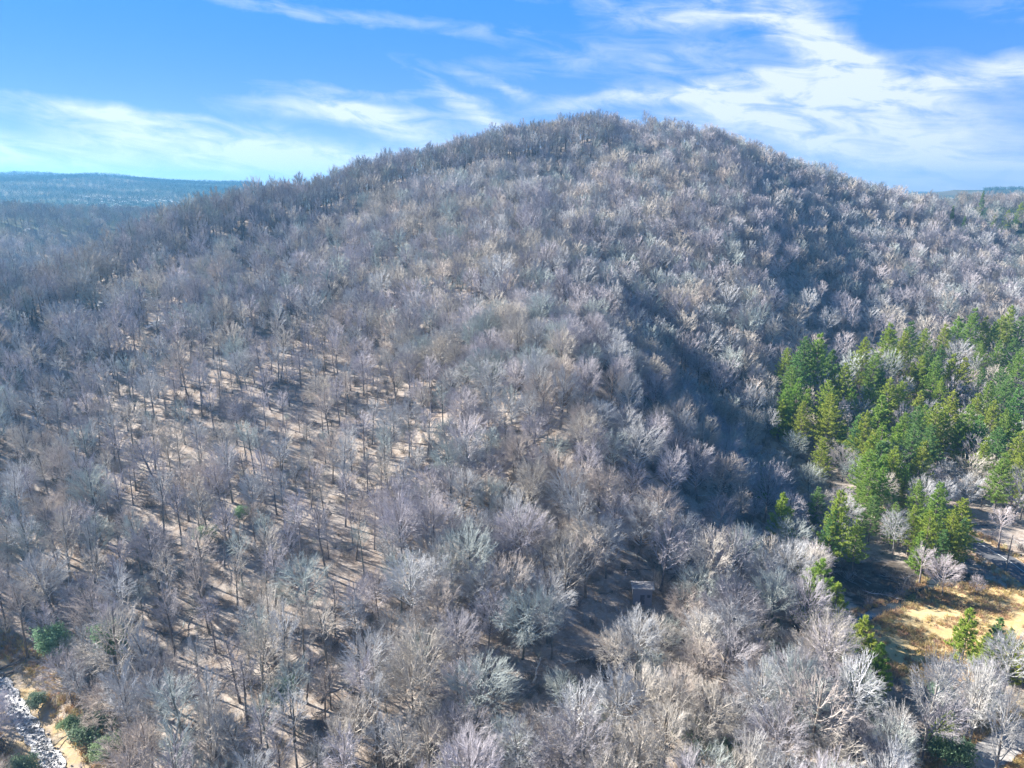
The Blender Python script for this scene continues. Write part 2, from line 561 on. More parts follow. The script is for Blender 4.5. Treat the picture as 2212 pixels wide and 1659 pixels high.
# ------------------------------------------------------------------ ground sheet
def build_ground():
    az = np.concatenate([np.linspace(-180, -62, 40, endpoint=False), np.linspace(-62, 62, 420, endpoint=False), np.linspace(62, 180, 40, endpoint=False)])
    rr = np.concatenate([[3, 20, 40], np.geomspace(60, 620, 330, endpoint=False), np.geomspace(620, 5000, 150), [7000, 11000, 18000]])
    A, D = np.meshgrid(np.radians(az), rr, indexing='ij')
    x = D * np.sin(A); y = D * np.cos(A)
    z = T(x, y)
    z = np.where(D > 5500, 55, z)
    na, nr = A.shape
    v = np.stack([x, y, z], -1).reshape(-1, 3)
    i, j = np.meshgrid(np.arange(na), np.arange(nr - 1), indexing='ij')
    i2 = (i + 1) % na
    f = np.stack([i * nr + j, i * nr + j + 1, i2 * nr + j + 1, i2 * nr + j], -1).reshape(-1, 4)
    # cap under the viewer
    v = np.vstack([v, [[0, 0, Tz(0, 1)]]])
    c = len(v) - 1
    ii = np.arange(na)
    cap = np.stack([np.full(na, c), ii * nr, ((ii + 1) % na) * nr], -1)
    m_, t = new_mat('leaf_litter')
    geo = t.node('ShaderNodeNewGeometry')
    P = geo.outputs['Position']
    big = t.noise(P, 0.035, 4)
    med = t.noise(P, 0.30, 6, 0.72)
    fin = t.noise(P, 1.9, 5, 0.75)
    c_ = t.mix(t.step(big, 0.35, 0.65), rgb(0.36, 0.305, 0.26), rgb(0.45, 0.39, 0.33))
    c_ = t.mix(t.math('MULTIPLY', t.step(med, 0.42, 0.62), 0.85), c_, rgb(0.25, 0.19, 0.145))
    c_ = t.mix(t.math('MULTIPLY', t.step(fin, 0.5, 0.66), 0.6), c_, rgb(0.56, 0.50, 0.43))

    at = t.node('ShaderNodeAttribute', attribute_name='zones')
    zr = t.node('ShaderNodeSeparateColor', {0: at.outputs['Color']}).outputs
    # far-off wooded country: dark evergreen floor
    dist_ = t.node('ShaderNodeVectorMath', {0: P}, operation='LENGTH').outputs['Value']
    farn = t.noise(P, 0.006, 4, 0.6)
    c_ = t.mix(t.step(dist_, 620, 760), c_, t.mix(t.step(farn, 0.4, 0.6), rgb(0.05, 0.075, 0.05), rgb(0.12, 0.12, 0.09)))
    # golden dry grass
    g1 = t.noise(P, 0.16, 5, 0.6)
    g2 = t.noise(P, 0.9, 5, 0.7)
    gold = t.mix(t.step(g1, 0.38, 0.62), rgb(0.58, 0.44, 0.23), rgb(0.52, 0.37, 0.17))
    gold = t.mix(t.math('MULTIPLY', t.step(g2, 0.45, 0.7), 0.7), gold, rgb(0.61, 0.50, 0.29))
    gold = t.mix(t.math('MULTIPLY', t.step(t.noise(P, 0.55, 3), 0.62, 0.78), 0.6), gold, rgb(0.26, 0.17, 0.09))
    zn = t.math('ADD', zr[0], t.math('MULTIPLY', t.math('SUBTRACT', med, 0.5), 0.5))
    c_ = t.mix(t.step(zn, 0.4, 0.6), c_, gold)
    # remnants of snow
    sn = t.math('MULTIPLY', zr[1], t.step(t.noise(P, 0.09, 5, 0.6), 0.57, 0.64))
    c_ = t.mix(sn, c_, rgb(0.86, 0.88, 0.9))
    # dark bank: its shade is painted into the ground colour
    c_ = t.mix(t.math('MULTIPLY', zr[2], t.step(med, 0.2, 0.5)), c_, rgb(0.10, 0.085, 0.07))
    nrm = t.node('ShaderNodeBump', {'Height': fin, 'Strength': 0.6, 'Distance': 0.25}).outputs[0]
    finish(t, c_, 0.95, 0.05, nrm)
    me = mesh_np('ground', v, [f, cap], (m_,), smooth=True)
    col = me.color_attributes.new('zones', 'FLOAT_COLOR', 'POINT')
    xx, yy = v[:, 0], v[:, 1]
    gd = np.maximum(inside(MEADOW, xx, yy).astype(float), (seg_dist(STREAM, xx, yy) < 5) * .48)
    gd = np.maximum(gd, (seg_dist(LANE, xx, yy) < 6) * 0.52)
    gd = np.maximum(gd, (seg_dist(ROADL, xx, yy) < 6.5) * 0.5)
    dd = np.hypot(xx, yy); aa = np.degrees(np.arctan2(xx, yy))
    snow = ((aa < -21) & (dd > 285) & (dd < 345)).astype(float) * 0.85 + ((aa < -22) & (aa > -31) & (dd > 1300) & (dd < 1600)) * 0.8
    dk = inside(SHADEBANK, xx, yy).astype(float)
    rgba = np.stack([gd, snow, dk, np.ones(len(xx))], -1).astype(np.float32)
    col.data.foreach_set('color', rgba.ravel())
    link('ground', me, kind='structure')


build_ground()


def ribbon(name, L, width, mat, lift, kind='structure', wob=0.0, n=8, **props):
    P = smooth_line(L, n)
    tan_ = np.gradient(P, axis=0)
    tan_ /= np.linalg.norm(tan_, axis=1)[:, None]
    nor = np.stack([-tan_[:, 1], tan_[:, 0]], -1)
    cols = 7
    off = np.linspace(-1, 1, cols) * width / 2
    w = 1 + wob * R.uniform(-1, 1, (len(P), cols))
    w[:, cols // 2] = 1
    pts = P[:, None, :] + nor[:, None, :] * (off[None, :] * w)[..., None]
    z = T(pts[..., 0], pts[..., 1]) + lift
    z = np.maximum(z, np.minimum.accumulate(z, 0) * 0 + z)
    v = np.concatenate([pts, z[..., None]], -1).reshape(-1, 3)
    i, j = np.meshgrid(np.arange(len(P) - 1), np.arange(cols - 1), indexing='ij')
    f = np.stack([i * cols + j, i * cols + j + 1, (i + 1) * cols + j + 1, (i + 1) * cols + j], -1).reshape(-1, 4)
    me = mesh_np(name, v, f, (mat,), smooth=True)
    # make faces look up
    if me.polygons[0].normal.z < 0:
        me.flip_normals()
    return link(name, me, kind=kind, **props)


M_ASPH = plain_mat('asphalt', (0.10, 0.10, 0.105), (0.14, 0.14, 0.145), 0.8, 0.8, 0.3)
M_LINE = plain_mat('road_paint', (0.65, 0.65, 0.62), (0.78, 0.78, 0.75), 1.5, 0.7)
M_GRAV = plain_mat('lane_gravel', (0.33, 0.31, 0.29), (0.47, 0.45, 0.42), 1.2, 0.95, 0.05, 8, 0.4)
ribbon('road', ROADL, 7.0, M_ASPH, 0.16)
ribbon('road_marking', ROADL + np.array([0.5, 3.0]), 0.18, M_LINE, 0.175, n=16)
ribbon('gravel_lane', LANE, 4.6, M_GRAV, 0.14, wob=0.12)
m_, t = new_mat('brook_water')
finish(t, rgb(0.03, 0.04, 0.05), 0.12, 0.5)
ribbon('brook', BROOK, 2.2, m_, 0.12, wob=0.3)
# a rocky stream with white water and bleached cobbles
m_, t = new_mat('stream_water')
P_ = t.node('ShaderNodeNewGeometry').outputs['Position']
n1 = t.noise(P_, 0.8, 6, 0.65, Distortion=0.8)
c_ = t.mix(t.step(n1, 0.4, 0.55), rgb(0.20, 0.20, 0.21), rgb(0.56, 0.55, 0.54))
finish(t, c_, 0.35, 0.5, t.node('ShaderNodeBump', {'Height': n1, 'Strength': 0.8, 'Distance': 0.4}).outputs[0])
ribbon('stream', STREAM, 2.6, m_, 0.15, wob=0.25)

# ------------------------------------------------------------------ tree builders
UP = np.array([0, 0, 1.0])


def unit(v):
    return v / (np.linalg.norm(v, axis=-1, keepdims=True) + 1e-9)


def bare_tree(seed, H=17.0, CR=4.8, t0=0.34, n1=24, n2=7, n3=900, n4=3600, lod=0, thick=1.0, flat=0.95, ragged=0.16):
    """a leafless broadleaf whose limbs fan out to a dome: returns (trunk G, crown G)"""
    r = np.random.default_rng(seed)
    tk = G(); cr = G()
    nt = 9
    zs = np.linspace(0, 1, nt)
    wob = np.cumsum(r.normal(0, 0.13, (nt, 2)), 0) * np.linspace(0, 1, nt)[:, None]
    lean = r.normal(0, 0.6, 2)
    tp = np.c_[wob + lean * zs[:, None], zs * H * 0.90]
    tp[0, 2] = -0.6
    r0 = 0.0115 * H * (thick if not lod else 1.15)
    trad = r0 * (1 - zs) ** 0.75 + 0.03
    trad[0] *= 1.35
    tk.tube(tp, trad, 4 if lod else 7)
    CH = min(CR * flat * 1.25, H * (1 - t0) * 0.85)       # height of the dome
    cen = np.array([lean[0] * .8, lean[1] * .8, H - CH])
    axes = np.array([CR * r.uniform(.88, 1.12), CR * r.uniform(.88, 1.12), CH])

    def tpos(s):
        return np.array([np.interp(s, zs, tp[:, k]) for k in range(3)])
    segs0 = []; segs1 = []; segr = []
    ga = r.uniform(0, 6.28)
    for i in range(n1):
        ga += 2.4 + r.normal(0, 0.3)
        zz = -0.30 + 1.25 * (i + 0.5) / n1              # where on the dome this limb ends
        zz = min(zz, 0.98)
        rr_ = sqrt(max(0.02, 1 - max(zz, 0) ** 2)) * (1 + min(zz, 0) * .5)
        dirn = np.array([cos(ga) * rr_, sin(ga) * rr_, zz])
        tgt = cen + dirn * axes * (1 - abs(r.normal(0, ragged)))
        s_att = np.clip(t0 + (0.80 - t0) * ((zz + .3) / 1.28) ** 1.1 + r.normal(0, .02), t0 * .9, .93)
        p = tpos(s_att)
        if tgt[2] < p[2] + .3:
            p = tpos(max(t0 * .75, s_att - .16))
        ctl = p + (tgt - p) * np.array([.55, .55, .28]) + r.normal(0, .22, 3)
        ns = 5 if not lod else 3
        f = np.linspace(0, 1, ns + 1)[:, None]
        pts = p * (1 - f) ** 2 + 2 * ctl * f * (1 - f) + tgt * f * f
        pts[1:-1] += r.normal(0, .10, (ns - 1, 3))
        rb = max(0.05, np.interp(s_att, zs, trad) * 0.5)
        cr.tube(pts, np.linspace(rb, 0.024 * thick, ns + 1), 3 if lod else 4)
        L = np.linalg.norm(tgt - p)
        segs0.append(pts[-2]); segs1.append(pts[-1]); segr.append(1.5)
        for j in range(n2):
            ts = 0.28 + 0.66 * (j + r.uniform(0, 1)) / n2
            q = np.array([np.interp(ts, f[:, 0], pts[:, k]) for k in range(3)])
            # ends near the dome close to the limb's own end
            off = r.normal(0, 0.30, 3)
            dn = unit(dirn + off * (1.35 - ts))
            e = cen + dn * axes * (1 - abs(r.normal(0, ragged * 1.1)))
            e = q + (e - q) * min(1.0, (0.55 * L) / (np.linalg.norm(e - q) + 1e-6)) * r.uniform(.75, 1.0)
            m1 = (q + e) / 2 + UP * (-.08) + r.normal(0, .14, 3)
            if lod:
                cr.cones([q], [e], 0.03 * thick)
            else:
                cr.tube([q, m1, e], [0.034 * thick, 0.026 * thick, 0.012 * thick], 3)
            segs0 += [q, m1]; segs1 += [m1, e]; segr += [.7, 1.8]
    s0 = np.array(segs0); s1 = np.array(segs1); w = np.array(segr) * np.linalg.norm(s1 - s0, axis=1)
    w /= w.sum()

    def sprout(a0, a1, w, n, ln, spread, lift, rad):
        idx = r.choice(len(a0), n, p=w)
        f = r.uniform(0.15, 1.0, (n, 1))
        p = a0[idx] * (1 - f) + a1[idx] * f
        radial = unit((p - cen) / axes)
        d = unit(unit(a1[idx] - a0[idx]) * .7 + radial * .55 + unit(r.normal(0, 1, (n, 3))) * spread + UP * lift)
        l = r.uniform(0.55, 1.35, (n, 1)) * ln
        e = p + d * l
        cr.cones(p, e, rad * r.uniform(0.7, 1.2, n))
        return p, e
    a, b = sprout(s0, s1, w, n3, 1.15 * (CR / 4.8) ** .5, 0.55, 0.15, 0.020 * thick)
    if n4:
        sprout(a, b, np.full(len(a), 1 / len(a)), n4, 0.62 * (CR / 4.8) ** .5, 0.6, 0.12, 0.0125 * thick)
    return tk, cr


def pine(seed, H=22.0, CR=3.6, t0=0.25, whorls=20, per=6, tufts=11, lod=0, droop=0.0, narrow=1.0):
    r = np.random.default_rng(seed)
    tk = G(); cr = G()
    n = 8
    zs = np.linspace(0, 1, n)
    tp = np.c_[np.cumsum(r.normal(0, 0.07, (n, 2)), 0), zs * H]
    tp[0, 2] = -0.6
    tk.tube(tp, 0.0115 * H * (1 - zs) ** 0.8 + 0.02, 6)
    A = []; B = []; C = []
    ga = 0
    for i in range(whorls):
        s = t0 + (0.985 - t0) * (i / (whorls - 1)) ** 0.95
        rel = (s - t0) / (1 - t0)
        prof = (1 - rel) ** 0.75 * min(1.0, 0.55 + rel * 2.2) + 0.07
        base = np.array([np.interp(s, zs, tp[:, k]) for k in range(3)])
        k = per if rel < 0.85 else 4
        for j in range(k):
            ga += 2 * pi / k + r.normal(0, 0.25)
            L = CR * prof * r.uniform(0.6, 1.25) * narrow
            if r.random() < 0.1:
                continue
            d = np.array([cos(ga), sin(ga), 0.10 + 0.5 * rel - droop * (1 - rel)])
            d = unit(d)
            pts = [base + UP * r.normal(0, 0.15)]
            dd = d.copy()
            for q in range(3):
                dd = unit(dd + UP * 0.10 + r.normal(0, 0.06, 3))
                pts.append(pts[-1] + dd * L / 3)
            pts = np.array(pts)
            cr_r = np.linspace(0.05, 0.015, 4)
            tk.tube(pts, cr_r, 3)
            nt = max(3, int(tufts * (0.35 + L / CR)))
            f = r.uniform(0.28, 1.05, nt)
            c = np.stack([np.interp(f, np.linspace(0, 1, 4), pts[:, a]) for a in range(3)], -1)
            side = np.array([-d[1], d[0], 0])
            c = c + side * r.normal(0, 0.20 * L * 0.55, (nt, 1)) * (1.1 - f[:, None] * 0.6) + UP * r.normal(0.05, 0.10, (nt, 1))
            nb = 9 if not lod else 5
            cc = np.repeat(c, nb, 0)
            m = len(cc)
            out = unit(d * 0.7 + UP * 0.55 + r.normal(0, 0.75, (m, 3)))
            ln = r.uniform(0.32, 0.62, (m, 1)) * (1.0 if not lod else 1.5)
            wd = unit(np.cross(out, r.normal(0, 1, (m, 3)))) * (0.075 if not lod else 0.14)
            A.append(cc - wd); B.append(cc + wd); C.append(cc + out * ln)
    cr.tris(np.concatenate(A), np.concatenate(B), np.concatenate(C))
    return tk, cr


def leafy_blob(seed, H=5.0, W=3.0, stems=5, n=2600, leaf=0.16):
    """a rounded evergreen shrub or small hemlock: stems and many leaf faces in ragged clumps"""
    r = np.random.default_rng(seed)
    st_ = G(); lf = G()
    cl = []
    for i in range(stems):
        a = r.uniform(0, 6.28); ln = r.uniform(0.25, 1.0)
        top = np.array([cos(a) * W * 0.4 * ln, sin(a) * W * 0.4 * ln, H * r.uniform(0.6, 0.95)])
        mid = top * np.array([0.4, 0.4, 0.5]) + r.normal(0, 0.1, 3)
        st_.tube([[0, 0, -0.3], mid, top], [0.08, 0.05, 0.015], 4)
        for k in range(9):
            f = r.uniform(0.25, 1.0)
            p = mid * (1 - f) + top * f
            q = p + unit(r.normal(0, 1, 3)) * np.array([W * .45, W * .45, H * .14]) * r.uniform(0.3, 1)
            q[2] = max(q[2], 0.3)
            st_.cones([p], [q], 0.02)
            cl.append(q)
    cl = np.array(cl)
    idx = r.integers(0, len(cl), n)
    c = cl[idx] + r.normal(0, 1, (n, 3)) * np.array([W * .10, W * .10, H * .055])
    out = unit(r.normal(0, 1, (n, 3)) + UP * 0.4)
    wd = unit(np.cross(out, r.normal(0, 1, (n, 3)))) * leaf * 0.5
    lf.tris(c - wd, c + wd, c + out * leaf * 1.8)
    return st_, lf


def brush(seed, H=2.2, n=40, rad=0.018):
    r = np.random.default_rng(seed)
    g = G()
    p0 = np.c_[r.normal(0, 0.35, (n, 2)), np.full(n, -0.1)]
    d = unit(np.c_[r.normal(0, 0.4, (n, 2)), np.ones(n)])
    p1 = p0 + d * r.uniform(0.5, 1.0, (n, 1)) * H
    g.cones(p0, p1, rad)
    k = n * 4
    idx = r.integers(0, n, k)
    f = r.uniform(0.3, 1, (k, 1))
    a = p0[idx] * (1 - f) + p1[idx] * f
    b = a + unit(d[idx] + r.normal(0, 0.6, (k, 3))) * r.uniform(0.2, 0.5, (k, 1)) * H * 0.5
    g.cones(a, b, rad * 0.8)
    return g


# wide-crowned, slim and open kinds
KINDS = [
    dict(seed=11, H=17, CR=5.2, t0=.30, n1=30, n3=1500, n4=7000), dict(seed=12, H=15.5, CR=4.7, t0=.32, n1=27, n3=1300, n4=6400),
    dict(seed=13, H=18, CR=4.9, t0=.38, n1=28, n3=1300, n4=6400, ragged=.22), dict(seed=14, H=15, CR=5.4, t0=.26, n1=30, n3=1500, n4=7000, flat=.8),
    dict(seed=21, H=17.5, CR=2.9, t0=.50, n1=15, n2=6, n3=500, n4=1900, flat=1.5, ragged=.26), dict(seed=22, H=18.5, CR=3.3, t0=.52, n1=16, n2=6, n3=560, n4=2000, flat=1.35, ragged=.26),
    dict(seed=23, H=16, CR=2.6, t0=.42, n1=14, n2=6, n3=460, n4=1700, flat=1.7, ragged=.3),
    dict(seed=31, H=20, CR=5.0, t0=.28, n1=22, n2=7, n3=800, n4=2800, thick=1.35, flat=1.2, ragged=.25),
]
NEAR = []
for k, a in enumerate(KINDS):
    tk, cr = bare_tree(**a)
    NEAR.append((tk, cr, tk.mesh('trunk_%d' % k, M_TRUNK, True), cr.mesh('crown_%d' % k, M_TWIG)))
LOD = []
for a in KINDS[:7]:
    b = dict(a); b['n3'] = 760 if a['CR'] > 4 else 340; b['n4'] = 1500 if a['CR'] > 4 else 650; b['n2'] = 5; b['n1'] = 20 if a['CR'] > 4 else 12; b['lod'] = 1; b['thick'] = 2.0 if a['CR'] > 4 else 2.25
    b['seed'] = a['seed'] + 100
    LOD.append(bare_tree(**b))
FAR = []
for q in range(3):
    FAR.append(bare_tree(300 + q, H=13, CR=5.0, t0=.25, n1=10, n2=3, n3=120, n4=0, lod=1, thick=5.5))


# ------------------------------------------------------------------ scatter: one stuff object that carries its own prototypes
def scatter(name, protos, mats, pts, rot, scl, pid, tint, label, cat):
    """protos: list of lists of (G, material index); points are single vertices with attributes"""
    vs = []; quads = []; tris = []; qm = []; tm = []; vid = []
    off = 0
    for k, parts in enumerate(protos):
        for g, mi in parts:
            v = np.concatenate(g.v)
            if g.q:
                q = np.concatenate(g.q) + off; quads.append(q); qm.append(np.full(len(q), mi))
            if g.t:
                tt = np.concatenate(g.t) + off; tris.append(tt); tm.append(np.full(len(tt), mi))
            vs.append(v); off += len(v); vid.append(np.full(len(v), k + 1))
    np_ = len(pts)
    vs.append(np.asarray(pts)); vid.append(np.zeros(np_, int))
    f = []; mi = []
    if quads:
        f.append(np.concatenate(quads)); mi.append(np.concatenate(qm))
    if tris:
        f.append(np.concatenate(tris)); mi.append(np.concatenate(tm))
    me = bpy.data.meshes.new(name)
    V = np.concatenate(vs).astype(np.float32)
    me.vertices.add(len(V)); me.vertices.foreach_set('co', V.ravel())
    me.loops.add(sum(a.size for a in f)); me.loops.foreach_set('vertex_index', np.concatenate([a.ravel() for a in f]).astype(np.int32))
    sizes = np.concatenate([np.full(len(a), a.shape[1]) for a in f])
    me.polygons.add(len(sizes)); me.polygons.foreach_set('loop_start', np.r_[0, np.cumsum(sizes)[:-1]].astype(np.int32))
    me.polygons.foreach_set('material_index', np.concatenate(mi).astype(np.int32))
    me.polygons.foreach_set('use_smooth', np.zeros(len(sizes), bool))
    for m_ in mats:
        me.materials.append(m_)
    me.update()
    n0 = len(V) - np_

    def attr(nm, typ, key, val, w):
        a = me.attributes.new(nm, typ, 'POINT')
        full = np.zeros((len(V), w), np.float32 if typ != 'INT' else np.int32)
        full[n0:] = np.asarray(val).reshape(np_, w)
        a.data.foreach_set(key, full.ravel())
    a = me.attributes.new('proto', 'INT', 'POINT')
    a.data.foreach_set('value', np.concatenate(vid).astype(np.int32))
    attr('pick', 'INT', 'value', np.asarray(pid) + 1, 1)
    attr('rot', 'FLOAT_VECTOR', 'vector', rot, 3)
    attr('scl', 'FLOAT_VECTOR', 'vector', scl, 3)
    attr('tint', 'FLOAT_VECTOR', 'vector', tint, 3)
    ng = bpy.data.node_groups.new(name, 'GeometryNodeTree')
    ng.interface.new_socket('Geometry', in_out='INPUT', socket_type='NodeSocketGeometry')
    ng.interface.new_socket('Geometry', in_out='OUTPUT', socket_type='NodeSocketGeometry')
    N = ng.nodes; Lk = ng.links
    gi = N.new('NodeGroupInput'); go = N.new('NodeGroupOutput')

    def na(nm, typ):
        x = N.new('GeometryNodeInputNamedAttribute'); x.data_type = typ; x.inputs[0].default_value = nm
        return x.outputs[0]

    def eq(sock, k):
        c = N.new('FunctionNodeCompare'); c.data_type = 'INT'; c.operation = 'EQUAL'
        Lk.new(sock, c.inputs[2]); c.inputs[3].default_value = k
        return c.outputs[0]
    proto = na('proto', 'INT'); pick = na('pick', 'INT')
    sp = N.new('GeometryNodeSeparateGeometry'); sp.domain = 'POINT'
    Lk.new(gi.outputs[0], sp.inputs[0]); Lk.new(eq(proto, 0), sp.inputs[1])
    join = N.new('GeometryNodeJoinGeometry')
    e2r = N.new('FunctionNodeEulerToRotation'); Lk.new(na('rot', 'FLOAT_VECTOR'), e2r.inputs[0])
    scl_ = na('scl', 'FLOAT_VECTOR')
    for k in range(len(protos)):
        s2 = N.new('GeometryNodeSeparateGeometry'); s2.domain = 'POINT'
        Lk.new(gi.outputs[0], s2.inputs[0]); Lk.new(eq(proto, k + 1), s2.inputs[1])
        g2 = N.new('GeometryNodeGeometryToInstance'); Lk.new(s2.outputs[0], g2.inputs[0])
        iop = N.new('GeometryNodeInstanceOnPoints')
        Lk.new(sp.outputs[0], iop.inputs['Points']); Lk.new(eq(pick, k + 1), iop.inputs['Selection'])
        Lk.new(s2.outputs[0], iop.inputs['Instance'])
        Lk.new(e2r.outputs[0], iop.inputs['Rotation']); Lk.new(scl_, iop.inputs['Scale'])
        N.remove(g2)
        Lk.new(iop.outputs[0], join.inputs[0])
    Lk.new(join.outputs[0], go.inputs[0])
    o = link(name, me, kind='stuff', label=label, category=cat)
    md = o.modifiers.new('scatter', 'NODES')
    md.node_group = ng
    return o


# ------------------------------------------------------------------ where the trees stand
def darts(n, gen, spacing_fn, cell=2.5):
    """dart throwing with a variable spacing"""
    grid = {}
    out = []
    for x, y in gen(n):
        s = spacing_fn(x, y)
        if s is None:
            continue
        cx, cy = int(x // cell), int(y // cell)
        k = int(s // cell) + 1
        ok = True
        for a in range(cx - k, cx + k + 1):
            for b in range(cy - k, cy + k + 1):
                for (px, py) in grid.get((a, b), ()):
                    if (px - x) ** 2 + (py - y) ** 2 < s * s:
                        ok = False; break
                if not ok: break
            if not ok: break
        if ok:
            grid.setdefault((cx, cy), []).append((x, y)); out.append((x, y))
    return out


# conifers of the photo: (top u, top v, height, kind)  kind 0 = pine, 1 = young pine, 2 = spruce
PINES = [
    (1740, 735, 21, 0), (1770, 728, 23, 0), (1712, 800, 17, 0), (1800, 765, 18, 1), (1827, 790, 19, 0), (1870, 735, 19, 0), (1892, 768, 17, 0), (1925, 705, 22, 0),
    (1955, 720, 20, 0), (1968, 700, 21, 0), (2000, 715, 19, 0), (2035, 750, 18, 0), (2060, 770, 19, 0), (2045, 705, 17, 0), (2105, 672, 23, 0), (2130, 690, 21, 0),
    (2150, 700, 20, 0), (2168, 690, 21, 0), (2185, 665, 22, 0), (2205, 690, 22, 0), (2160, 740, 18, 0), (2190, 735, 20, 0), (2208, 760, 20, 0), (2120, 740, 17, 0),
    (1690, 868, 14, 1), (1705, 885, 12, 1), (1745, 845, 16, 0), (1725, 822, 17, 0), (1790, 828, 21, 0), (1797, 860, 20, 0), (1840, 845, 15, 1), (1855, 905, 18, 0), (1872, 895, 20, 0),
    (1905, 925, 20, 0), (1887, 935, 18, 0), (1905, 800, 14, 1), (1880, 830, 15, 0), (1950, 830, 18, 0), (1982, 885, 18, 0), (2000, 880, 17, 0), (2025, 878, 19, 0),
    (2045, 885, 18, 0), (2012, 925, 17, 0), (1975, 925, 18, 0), (1995, 960, 17, 0), (2080, 900, 17, 0), (2100, 880, 19, 0), (2088, 835, 12, 1), (2120, 905, 17, 0),
    (2140, 830, 20, 0), (2165, 800, 20, 0), (2180, 820, 21, 0), (2200, 845, 20, 0), (2150, 870, 18, 0), (2175, 890, 19, 0), (2195, 900, 18, 0), (2205, 940, 18, 0),
    (2160, 930, 16, 0), (2205, 985, 15, 0), (2130, 950, 15, 0), (1780, 950, 14, 0), (1820, 925, 14, 1),
    (1690, 1075, 15, 1), (1815, 1070, 22, 0), (1800, 1110, 17, 0), (1880, 1020, 18, 0), (1910, 990, 15, 0), (1890, 1075, 14, 0), (1960, 1010, 18, 0), (1985, 1045, 20, 0),
    (1945, 1035, 15, 0), (2030, 1050, 24, 0), (2010, 1110, 19, 0), (2060, 1110, 20, 0), (2085, 1085, 21, 0), (2040, 1150, 15, 0), (1975, 1100, 17, 0), (1990, 1155, 13, 1),
    (2062, 1160, 13, 0), (2085, 1125, 17, 0), (1745, 1190, 8, 1), (1935, 1090, 16, 0), (1855, 1130, 15, 0), (1770, 1060, 16, 0), (1650, 1010, 13, 0),
    (1775, 1218, 16, 1), (1812, 1268, 13, 1), (1745, 1280, 9, 1), (1868, 1340, 14, 1), (1905, 1400, 11, 1), (1850, 1400, 10, 1),
    (2098, 1325, 14, 1), (2160, 1342, 13, 1), (2135, 1375, 11, 1), (2205, 1390, 11, 1), (2185, 1360, 9, 1),
    (2125, 415, 26, 2), (2060, 447, 17, 2), (2085, 470, 15, 2), (2045, 458, 13, 2), (2150, 465, 13, 1), (2180, 455, 14, 1), (2208, 440, 18, 1), (2195, 470, 13, 1), (2165, 480, 12, 1),
     (2150, 1470, 9, 1), (2055, 1545, 9, 1),
]
_r = np.random.default_rng(5)
_fill = []
for _ in range(900):
    u_ = _r.uniform(1700, 2225); v_ = _r.uniform(690, 1040)
    lo_ = 725 if u_ < 1950 else 670
    if v_ < lo_ or v_ > 1010 + (u_ - 1700) * .3 or (u_ < 1850 and v_ > 930) or (2020 < u_ < 2150 and 940 < v_ < 1060):
        continue
    if all(((u_ - a) / 24) ** 2 + ((v_ - b) / 26) ** 2 > 1 for a, b in [(p[0], p[1]) for p in PINES] + _fill):
        _fill.append((u_, v_))
    if len(_fill) >= 30:
        break
PINES += [(a, b, float(_r.uniform(13, 20)), 0 if _r.random() < .75 else 1) for a, b in _fill]


def place_by_top(u, v, H):
    for tm in (900,):
        r = ray(u, v)
        t = np.arange(80, 1000, 1.0)
        p = np.array([0, 0, CAMZ]) + t[:, None] * r
        gap = p[:, 2] - T(p[:, 0], p[:, 1])
        k = np.nonzero(gap < H)[0]
        if len(k):
            q = p[k[0]]
            return float(q[0]), float(q[1])
    return None


pine_spots = []
for (u, v, H, kd) in PINES:
    if v > 1000 and u > 1930:
        H *= .82
    elif v < 1000 and u > 1600 and kd == 0:
        H *= 1.15
    q = place_by_top(u, v, H * 0.97)
    if q is None:
        continue
    pine_spots.append((u, v, H, kd, q[0], q[1]))
PXY = np.array([(p[4], p[5]) for p in pine_spots])

SHED = ground_hit(1386, 1300)
NEARMAX = 640


def fld(x, y, s, seed):
    return float(_lattice(np.array([x]), np.array([y]), s, seed)[0])


_ca = np.array([math.degrees(atan2(*ray(u, v)[:2])) for u, v, d in CREST]); _cd = np.array([d for u, v, d in CREST])


def crest_d(az):
    return float(np.interp(az, _ca, _cd))


def gen_near(n):
    # the land within the view, near and far, plus a margin at the sides
    for _ in range(n):
        d = sqrt(R.uniform(62 ** 2, NEARMAX ** 2))
        a = radians(R.uniform(-48, 48))
        yield d * sin(a), d * cos(a)


_clear = {}


def spacing_near(x, y):
    d = math.hypot(x, y)
    az = math.degrees(atan2(x, y))
    xa = np.array([x]); ya = np.array([y])
    if d < 190:
        if inside(MEADOW, xa, ya)[0] or (inside(STRIPES, xa, ya)[0] and R.random() < .8) or inside(SHADEBANK, xa, ya)[0]:
            return None
        if seg_dist(ROADL, xa, ya)[0] < 8 or seg_dist(LANE, xa, ya)[0] < 4 or seg_dist(STREAM, xa, ya)[0] < 5.5 or seg_dist(BROOK, xa, ya)[0] < 3:
            return None
        if SHED and math.hypot(x - SHED[0], y - SHED[1]) < 5:
            return None
        if az < -32 and d < 122 and R.random() < 0.5:
            return None
    else:
        if az > 33 and d < 215 and seg_dist(ROADL, xa, ya)[0] < 25:
            return None
    if len(PXY) and (np.hypot(PXY[:, 0] - x, PXY[:, 1] - y) < 3.2).any():
        return None
    left = az < -9 - 14 * fld(x, y, 60, 9) and d < 270
    base = (5.0 if -31 < az < -9 and 115 < d < 225 else 4.3) if left else 4.2
    if az > 20 and 160 < d < 420:
        base = 7.6
    if 10 < az < 20 and 148 < d < 212:
        base = 5.6
    if az < 0 and abs(d - crest_d(az)) < 45:
        base = 3.7
    return base * (1 + 0.22 * fld(x, y, 30, 8))


